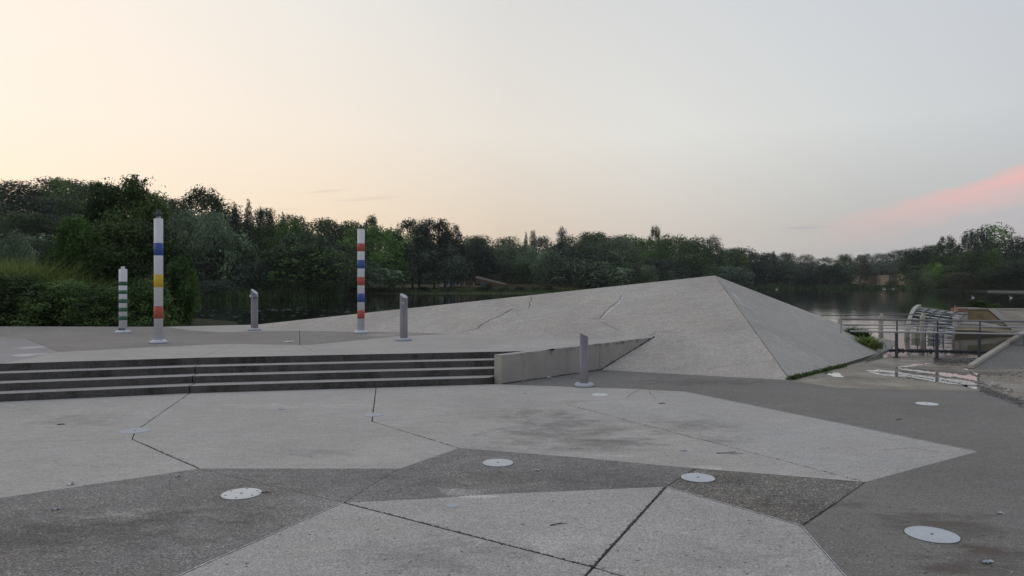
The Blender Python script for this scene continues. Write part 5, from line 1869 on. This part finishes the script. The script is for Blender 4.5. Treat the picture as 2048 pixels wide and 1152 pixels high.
T('airy', 'f_mid', 1311, 453, 200, 30, 'thin treetop poking above the skyline over the pyramid ridge')
T('round', 'f_mid', 1345, 470, 195, 100, 'green broad tree left of the pyramid apex')
T('round', 'f_bright', 1310, 500, 175, 90, 'lighter green tree in the wood left of the pyramid apex')
T('round', 'f_dark', 1395, 474, 200, 100, 'dark green tree just left of the pyramid apex')
T('round', 'f_conif', 1425, 472, 215, 50, 'dark round-topped tree directly above the pyramid apex')
T('round', 'f_mid', 1385, 508, 185, 110, 'green tree low behind the pyramid ridge near the apex')
T('bush', 'f_conif', 1186, 540, 142, 64, 'dark round bush at the shore, partly hidden by the pyramid ridge', name='bush', cat='bush')
T('bush', 'f_bright', 1245, 524, 150, 66, 'yellow-green bush at the shore behind the pyramid ridge', name='bush', cat='bush')
T('bush', 'f_pale', 1297, 530, 152, 52, 'pale green bush behind the pyramid ridge, the larger of the two', name='bush', cat='bush')
T('bush', 'f_pale', 1338, 541, 158, 34, 'pale green bush behind the pyramid ridge, the smaller of the two', name='bush', cat='bush')
T('bush', 'f_pale', 1150, 552, 140, 24, 'small pale bush at the edge of the grassy bank', name='bush', cat='bush')
# right of the apex
T('round', 'f_dark', 1466, 498, 225, 70, 'dark tree right of the pyramid apex')
T('round', 'f_conif', 1492, 496, 235, 70, 'dark flat-topped tree on the skyline right of the pyramid apex')
T('willow', 'f_willow', 1484, 534, 206, 52, 'pale grey-green willow low on the shore right of the pyramid apex')
T('round', 'f_blue', 1530, 506, 225, 90, 'dark bluish tree on the far shore right of the pale low willow')
T('poplar', 'f_conif', 1547, 503, 250, 12, 'tiny pointed treetop on the skyline of the far shore')
T('round', 'f_blue', 1575, 522, 218, 80, 'dark bluish tree on the far shore above the lone swimming bird')
T('willow', 'f_blue', 1612, 534, 217, 54, 'grey willow at the far shore left of the paired willows')
T('willow', 'f_willow', 1648, 528, 218, 48, 'left one of the two grey willows before the dry field')
T('willow', 'f_blue', 1682, 530, 217, 52, 'right one of the two grey willows before the dry field')
T('round', 'f_mid', 1690, 508, 270, 44, 'rounded green tree on the skyline left of the dry field')
T('round', 'f_brown', 1724, 512, 262, 40, 'brownish green tree at the left end of the dry field', zg=2.5)
T('bush', 'f_conif', 1742, 544, 214, 44, 'dark round bush in front of the dry field', name='bush', cat='bush')
T('bush', 'f_brown', 1784, 560, 208, 40, 'low olive bush at the shore before the dry field', name='bush', cat='bush')
T('bush', 'f_dark', 1716, 566, 212, 60, 'low dark bush at the waterline under the dry field', name='bush', cat='bush')
# right bank
T('round', 'f_conif', 1836, 496, 192, 70, 'dark tree at the left end of the right bank wood')
T('round', 'f_dark', 1862, 494, 196, 50, 'dark tree left of the tufted treetop on the right bank')
T('airy', 'f_dark', 1893, 472, 178, 46, 'tufted dark treetop standing above the right bank wood', crown_from=.1)
T('round', 'f_dark', 1890, 510, 172, 80, 'dark tree below the tufted treetop')
T('willow', 'f_pale', 1838, 540, 160, 60, 'pale silvery willow at the waterline of the right bank')
T('willow', 'f_bright', 1868, 526, 166, 44, 'yellow-green willow right of the silvery one')
T('round', 'f_brown', 1925, 545, 152, 90, 'dark olive tree hanging over the water of the right bank')
T('airy', 'f_blue', 1948, 462, 170, 70, 'open grey-crowned tree left of the tallest tree on the right bank')
T('round', 'f_mid', 1990, 450, 172, 110, 'tallest rounded tree on the right bank')
T('round', 'f_dark', 1948, 500, 160, 90, 'dark green tree in the middle of the right bank wood')
T('round', 'f_bright', 1988, 502, 152, 50, 'light yellow-green crown in front of the tallest tree on the right bank')
T('round', 'f_conif', 2040, 474, 165, 80, 'dark tree at the right edge of the picture')
T('round', 'f_dark', 2018, 520, 150, 80, 'dark tree above the sandy shore at right')
T('round', 'f_dark', 2075, 505, 150, 90, 'dark tree just beyond the right edge above the sandy shore')
T('bush', 'f_brown', 1985, 555, 150, 60, 'olive bush behind the sandy shore', name='bush', cat='bush')
T('bush', 'f_dark', 2040, 556, 142, 70, 'dark bush behind the sandy shore at the right edge', name='bush', cat='bush')

# bushes and reeds along the middle bank
for i, (x, y, w, lab, m_) in enumerate(((700, 574, 50, 'bright low bush at the shore right of the wide grey willow', 'f_mid'), (760, 575, 60, 'low dark bush at the shore behind the red-and-blue banded post', 'f_dark'),
                         (846, 573, 34, 'low dark bush at the shore under the open-crowned trees', 'f_conif'), (898, 574.5, 34, 'low dark bush at the shore in front of the cabin', 'f_conif'),
                         (963, 573, 34, 'low dark bush at the shore in front of the pavilion wall', 'f_conif'), (978, 566, 22, 'dark spiky bush in front of the pavilion', 'f_conif'),
                         (1005, 573, 38, 'low dark bush at the shore under the lower end of the pavilion roof', 'f_dark'), (1040, 573, 34, 'low dark bush at the shore below the grassy rise', 'f_conif'),
                         (1072, 572, 30, 'low dark bush at the shore near the pyramid ridge', 'f_dark'), (1098, 571, 30, 'low dark bush touching the line of the pyramid ridge', 'f_conif'))):
    Yb = lerp_tab(SHORE, x) + 2.5
    T('bush', m_, x, y, Yb, w, lab, name='bush', cat='bush', n=1800, leaf=.055, ybase=587)

# background wood: many trees nothing tells apart, by sector and kind
SKY_ = [(-700, 345), (0, 352), (100, 356), (200, 362), (300, 386), (400, 392), (470, 410), (560, 428), (640, 442), (740, 446), (850, 455),
        (920, 468), (1000, 475), (1080, 474), (1160, 470), (1220, 464), (1310, 468), (1400, 476), (1440, 490), (1500, 500), (1560, 508),
        (1610, 513), (1660, 512), (1700, 512), (1750, 503), (1790, 497), (1850, 492), (1900, 488), (2048, 480), (2700, 460)]
sect = [(-800, 330, 'the left hillside'), (330, 680, 'the slope behind the grey willows'), (680, 930, 'the wood behind the open-crowned trees'),
        (930, 1180, 'the wood behind the pavilion'), (1180, 1450, 'the wood left of the pyramid apex'),
        (1450, 1720, 'the far shore right of the pyramid apex'), (1720, 1830, 'the ridge above the dry field'), (1830, 2800, 'the wood of the right bank')]
kn_ = {'f_dark': 'dark green', 'f_conif': 'near-black', 'f_blue': 'blue-grey', 'f_mid': 'green', 'f_willow': 'grey-green', 'f_brown': 'olive'}
rng = random.Random(42)
rows = {0: [(1.0, 14), (.66, 60)], }
for (xa, xb, where) in sect:
    left = xb <= 680
    depths = (6, 24, 46, 72) if left else (12, 34, 66, 110)
    if where.startswith('the ridge'): depths = (84, 96, 112)
    for ri, dd in enumerate(depths):
        x = xa + rng.uniform(0, 20)
        while x < xb:
            Y_ = lerp_tab(SHORE, x) + dd + rng.uniform(-3, 3)
            if 690 < x < 1170: Y_ += 22
            u = (ri + 1) / len(depths)
            sk = lerp_tab(SKY_, x); fr_ = 540 if not left else 520
            yt = fr_ + (sk + 3 - fr_) * (u ** .75) + rng.uniform(-6, 16)
            if ri == len(depths) - 1: yt = sk + rng.uniform(-5, 10)
            w_ = rng.uniform(.7, 1.45) * (10.5 / Y_ * F if left else 12.5 / Y_ * F)
            mk_ = rng.choice(['f_dark', 'f_dark', 'f_mid', 'f_blue', 'f_conif', 'f_willow'] if ri < len(depths) - 1 else ['f_dark', 'f_conif', 'f_dark', 'f_mid'])
            if where.startswith('the ridge'): mk_ = 'f_blue'
            kd = 'round' if mk_ != 'f_willow' else 'willow'
            lv_ = ['low in ', 'half way up in ', 'high in ', 'on the skyline of '][min(3, ri if ri < len(depths) - 1 else 3)]
            g = terrain_z(x, Y_)
            if H - (yt - HZ) / F * Y_ > g + 2:
                top = H - (yt - HZ) / F * Y_
                zg = max(g, top - 13)
                T(kd, mk_, x, yt, Y_, w_, kn_[mk_] + ' rounded tree ' + lv_ + where, group=kn_[mk_] + ' trees ' + lv_ + where, zg=g, n=3800, leaf=.030)
            x += w_ * rng.uniform(.62, .85)

# ------------------------------------------------------------------ near vegetation behind the left part of the terrace
bank = [(-40, 20.4), (-9.3, 20.4), (-8.6, 21.2), (-9.0, 24), (-11, 29), (-16, 34), (-40, 40)]
bm = bmesh.new()
tv = [bm.verts.new((x, y, .42 if i in (0, 1) else .15)) for i, (x, y) in enumerate(bank)]
bv = [bm.verts.new((x * .98, y + .8, -2)) for x, y in bank]
bm.faces.new(tv)
for i in range(len(bank)): bm.faces.new((tv[i], tv[(i + 1) % len(bank)], bv[(i + 1) % len(bank)], bv[i]))
bmobj('near_bank', bm, M['terrain'], kind='structure')
NB = dict(zg=.3)
T('airy', 'f_near', 240, 362, 29, 190, 'tall leafy tree behind the short green banded post', n=26000, leaf=.020, v=1, zg=.2)
T('round', 'f_near', 262, 440, 27, 250, 'dense green tree between the short green post and the tall yellow banded post', n=22000, leaf=.019, v=2, zg=.2)
T('round', 'f_bright', 150, 438, 25.6, 110, 'yellow-green tree left of the short green banded post', n=14000, leaf=.024, v=0, zg=.2)
T('round', 'f_near', 205, 500, 26, 190, 'dark leafy shrub tree just behind the short green banded post', n=16000, leaf=.02, v=0, zg=.2)
T('airy', 'f_mid', 345, 520, 24.0, 110, 'leafy shrub reaching out over the water right of the tall yellow banded post', name='shrub', cat='shrub', n=12000, leaf=.032, v=1, zg=-.9)
T('bush', 'f_near', 300, 560, 23, 110, 'low dark shrub at the foot of the tall yellow banded post', name='shrub', cat='shrub', n=10000, leaf=.03, v=2, zg=.2)
T('bush', 'f_near', 20, 548, 22.6, 190, 'dark flowering hedge shrub at the far left edge of the terrace', name='shrub', cat='shrub', n=16000, leaf=.024, v=0, zg=.25)
T('bush', 'f_near', 120, 560, 22.4, 170, 'dark hedge shrub left of the short green banded post', name='shrub', cat='shrub', n=16000, leaf=.024, v=1, zg=.25)
T('bush', 'f_near', 210, 572, 22.3, 140, 'dark hedge shrub behind the foot of the short green banded post', name='shrub', cat='shrub', n=12000, leaf=.026, v=2, zg=.25)
T('bush', 'f_near', -90, 535, 22.6, 190, 'dark hedge shrub beyond the left edge of the picture', name='shrub', cat='shrub', n=12000, leaf=.026, v=1, zg=.25)
# reeds growing above the hedge
rp = [PXY(x, Y_, .2) for x, Y_ in ((-160, 24.3), (-60, 24.3), (40, 24.3), (110, 24.4), (150, 24.6), (185, 24.8))]
for k_, (x0, x1, yt) in enumerate(((-160, 60, 500), (0, 100, 508), (60, 150, 530), (120, 192, 552))):
    hmx = zpx(yt, 24.3) - .2
    weeds('reed_bed', [PXY(x0, 24.3, .2), PXY((x0 + x1) / 2, 24.5, .2), PXY(x1, 24.3, .2)], 2200, hmx * .62, hmx * 1.04, .45, 'reed', None, None, 40 + k_, 'stuff', .026, .26)
# dry reeds and grass on the middle bank
def bank_grass(name, x0, x1, dd0, dd1, n, h0, h1, mat, seed, wid=.09):
    rg = np.random.default_rng(seed)
    pts = []
    for i in range(n):
        x = rg.uniform(x0, x1); Y_ = lerp_tab(SHORE, x) + rg.uniform(dd0, dd1)
        pts.append(PXY(x, Y_, terrain_z(x, Y_) - .05))
    rngg = rg; nn = n
    base = np.array([[p.x, p.y, p.z] for p in pts]); h = rngg.uniform(h0, h1, (nn, 1)); w = wid * rngg.uniform(.5, 1.5, (nn, 1))
    lean = np.concatenate([rngg.normal(0, .2, (nn, 2)), np.ones((nn, 1))], 1)
    a_ = rngg.uniform(0, 3.14, nn); sd_ = np.stack([np.cos(a_), np.sin(a_) * .4, np.zeros(nn)], 1)
    vv = np.stack([base - sd_ * w, base + sd_ * w, base + lean * h + sd_ * w * .3, base + lean * h - sd_ * w * .3], 1).reshape(-1, 3)
    me = bpy.data.meshes.new(name); me.from_pydata(vv.tolist(), [], [(4 * i, 4 * i + 1, 4 * i + 2, 4 * i + 3) for i in range(nn)])
    at = me.attributes.new('leafvar', 'FLOAT', 'FACE'); at.data.foreach_set('value', rngg.uniform(0, 1, nn).astype(np.float32)); me.update()
    return link(name, me, M[mat], None, kind='stuff')
bank_grass('shore_reeds', 690, 1180, .3, 6, 6000, .12, .45, 'f_dark', 1, .10)
bank_grass('dry_grass', 900, 1180, 5, 22, 6000, .15, .5, 'drygrass', 2, .14)
bank_grass('dry_grass', 740, 920, 5, 14, 2500, .1, .3, 'drygrass', 3, .14)
bank_grass('shore_reeds', 1440, 1830, -.5, 2.5, 3000, .3, 1.1, 'f_dark', 4, .2)
bank_grass('shore_reeds', 380, 690, -1, 2, 3000, .3, 1.2, 'f_dark', 5, .12)
# bush on the wing wall
T('bush', 'f_mid', 1957, 600, 28.0, 56, 'small green bush growing on top of the ochre wing wall', name='bush', cat='bush', n=4000, leaf=.04, ybase=622)
T('bush', 'f_dark', 1990, 610, 28.4, 30, 'low dark weed bush right of the bush on the wing wall', name='bush', cat='bush', n=2000, leaf=.05, ybase=622)

# thin evening haze over the lake
me = bpy.data.meshes.new('haze'); bm = bmesh.new(); box(bm, (-2400, -320, -3.4), (2400, 1560, 46)); bm.to_mesh(me); bm.free()
hm = bpy.data.materials.new('haze_air'); hm.use_nodes = True; hm.node_tree.nodes.clear()
pv = hm.node_tree.nodes.new('ShaderNodeVolumePrincipled'); pv.inputs['Density'].default_value = .00022
pv.inputs['Color'].default_value = (.92, .95, 1, 1); pv.inputs['Anisotropy'].default_value = .1
ho = hm.node_tree.nodes.new('ShaderNodeOutputMaterial'); hm.node_tree.links.new(pv.outputs[0], ho.inputs['Volume'])
link('haze', me, hm, None, kind='stuff')

# moss and grit caught in the wide joints
def joint_moss(a, b, n, w, seed, mat='mud'):
    rng = random.Random(seed); vs = []; fs = []
    d = (b - a).normalized(); nn = Vector((-d.y, d.x, 0))
    for i in range(n):
        t = rng.random(); p = a.lerp(b, t) + nn * rng.gauss(0, w) + d * rng.gauss(0, .01); s_ = rng.uniform(.003, .009); k = len(vs)
        a0 = rng.uniform(0, 6)
        for j in range(5): vs.append((p.x + s_ * 1.3 * math.cos(a0 + j * 1.2566), p.y + s_ * math.sin(a0 + j * 1.2566), .0008))
        vs.append((p.x, p.y, s_ * .5))
        for j in range(5): fs.append((k + j, k + (j + 1) % 5, k + 5))
    return pyobj('joint_moss', vs, fs, M[mat], kind='stuff')
for i_, (a_, b_, n_, w_) in enumerate((('g5', 'b1', 330, .006), ('b1', 'b2', 120, .006), ('g2', 'b1', 260, .005), ('j3', 'j5', 160, .004), ('s1', 'c2', 110, .004),
                                  ('K', 'j1', 110, .003), ('h1', 'h2', 90, .004), ('c2', 'd4', 80, .004), ('c3', 'm4', 120, .004))):
    joint_moss(V[a_], V[b_], n_, w_, 60 + i_)
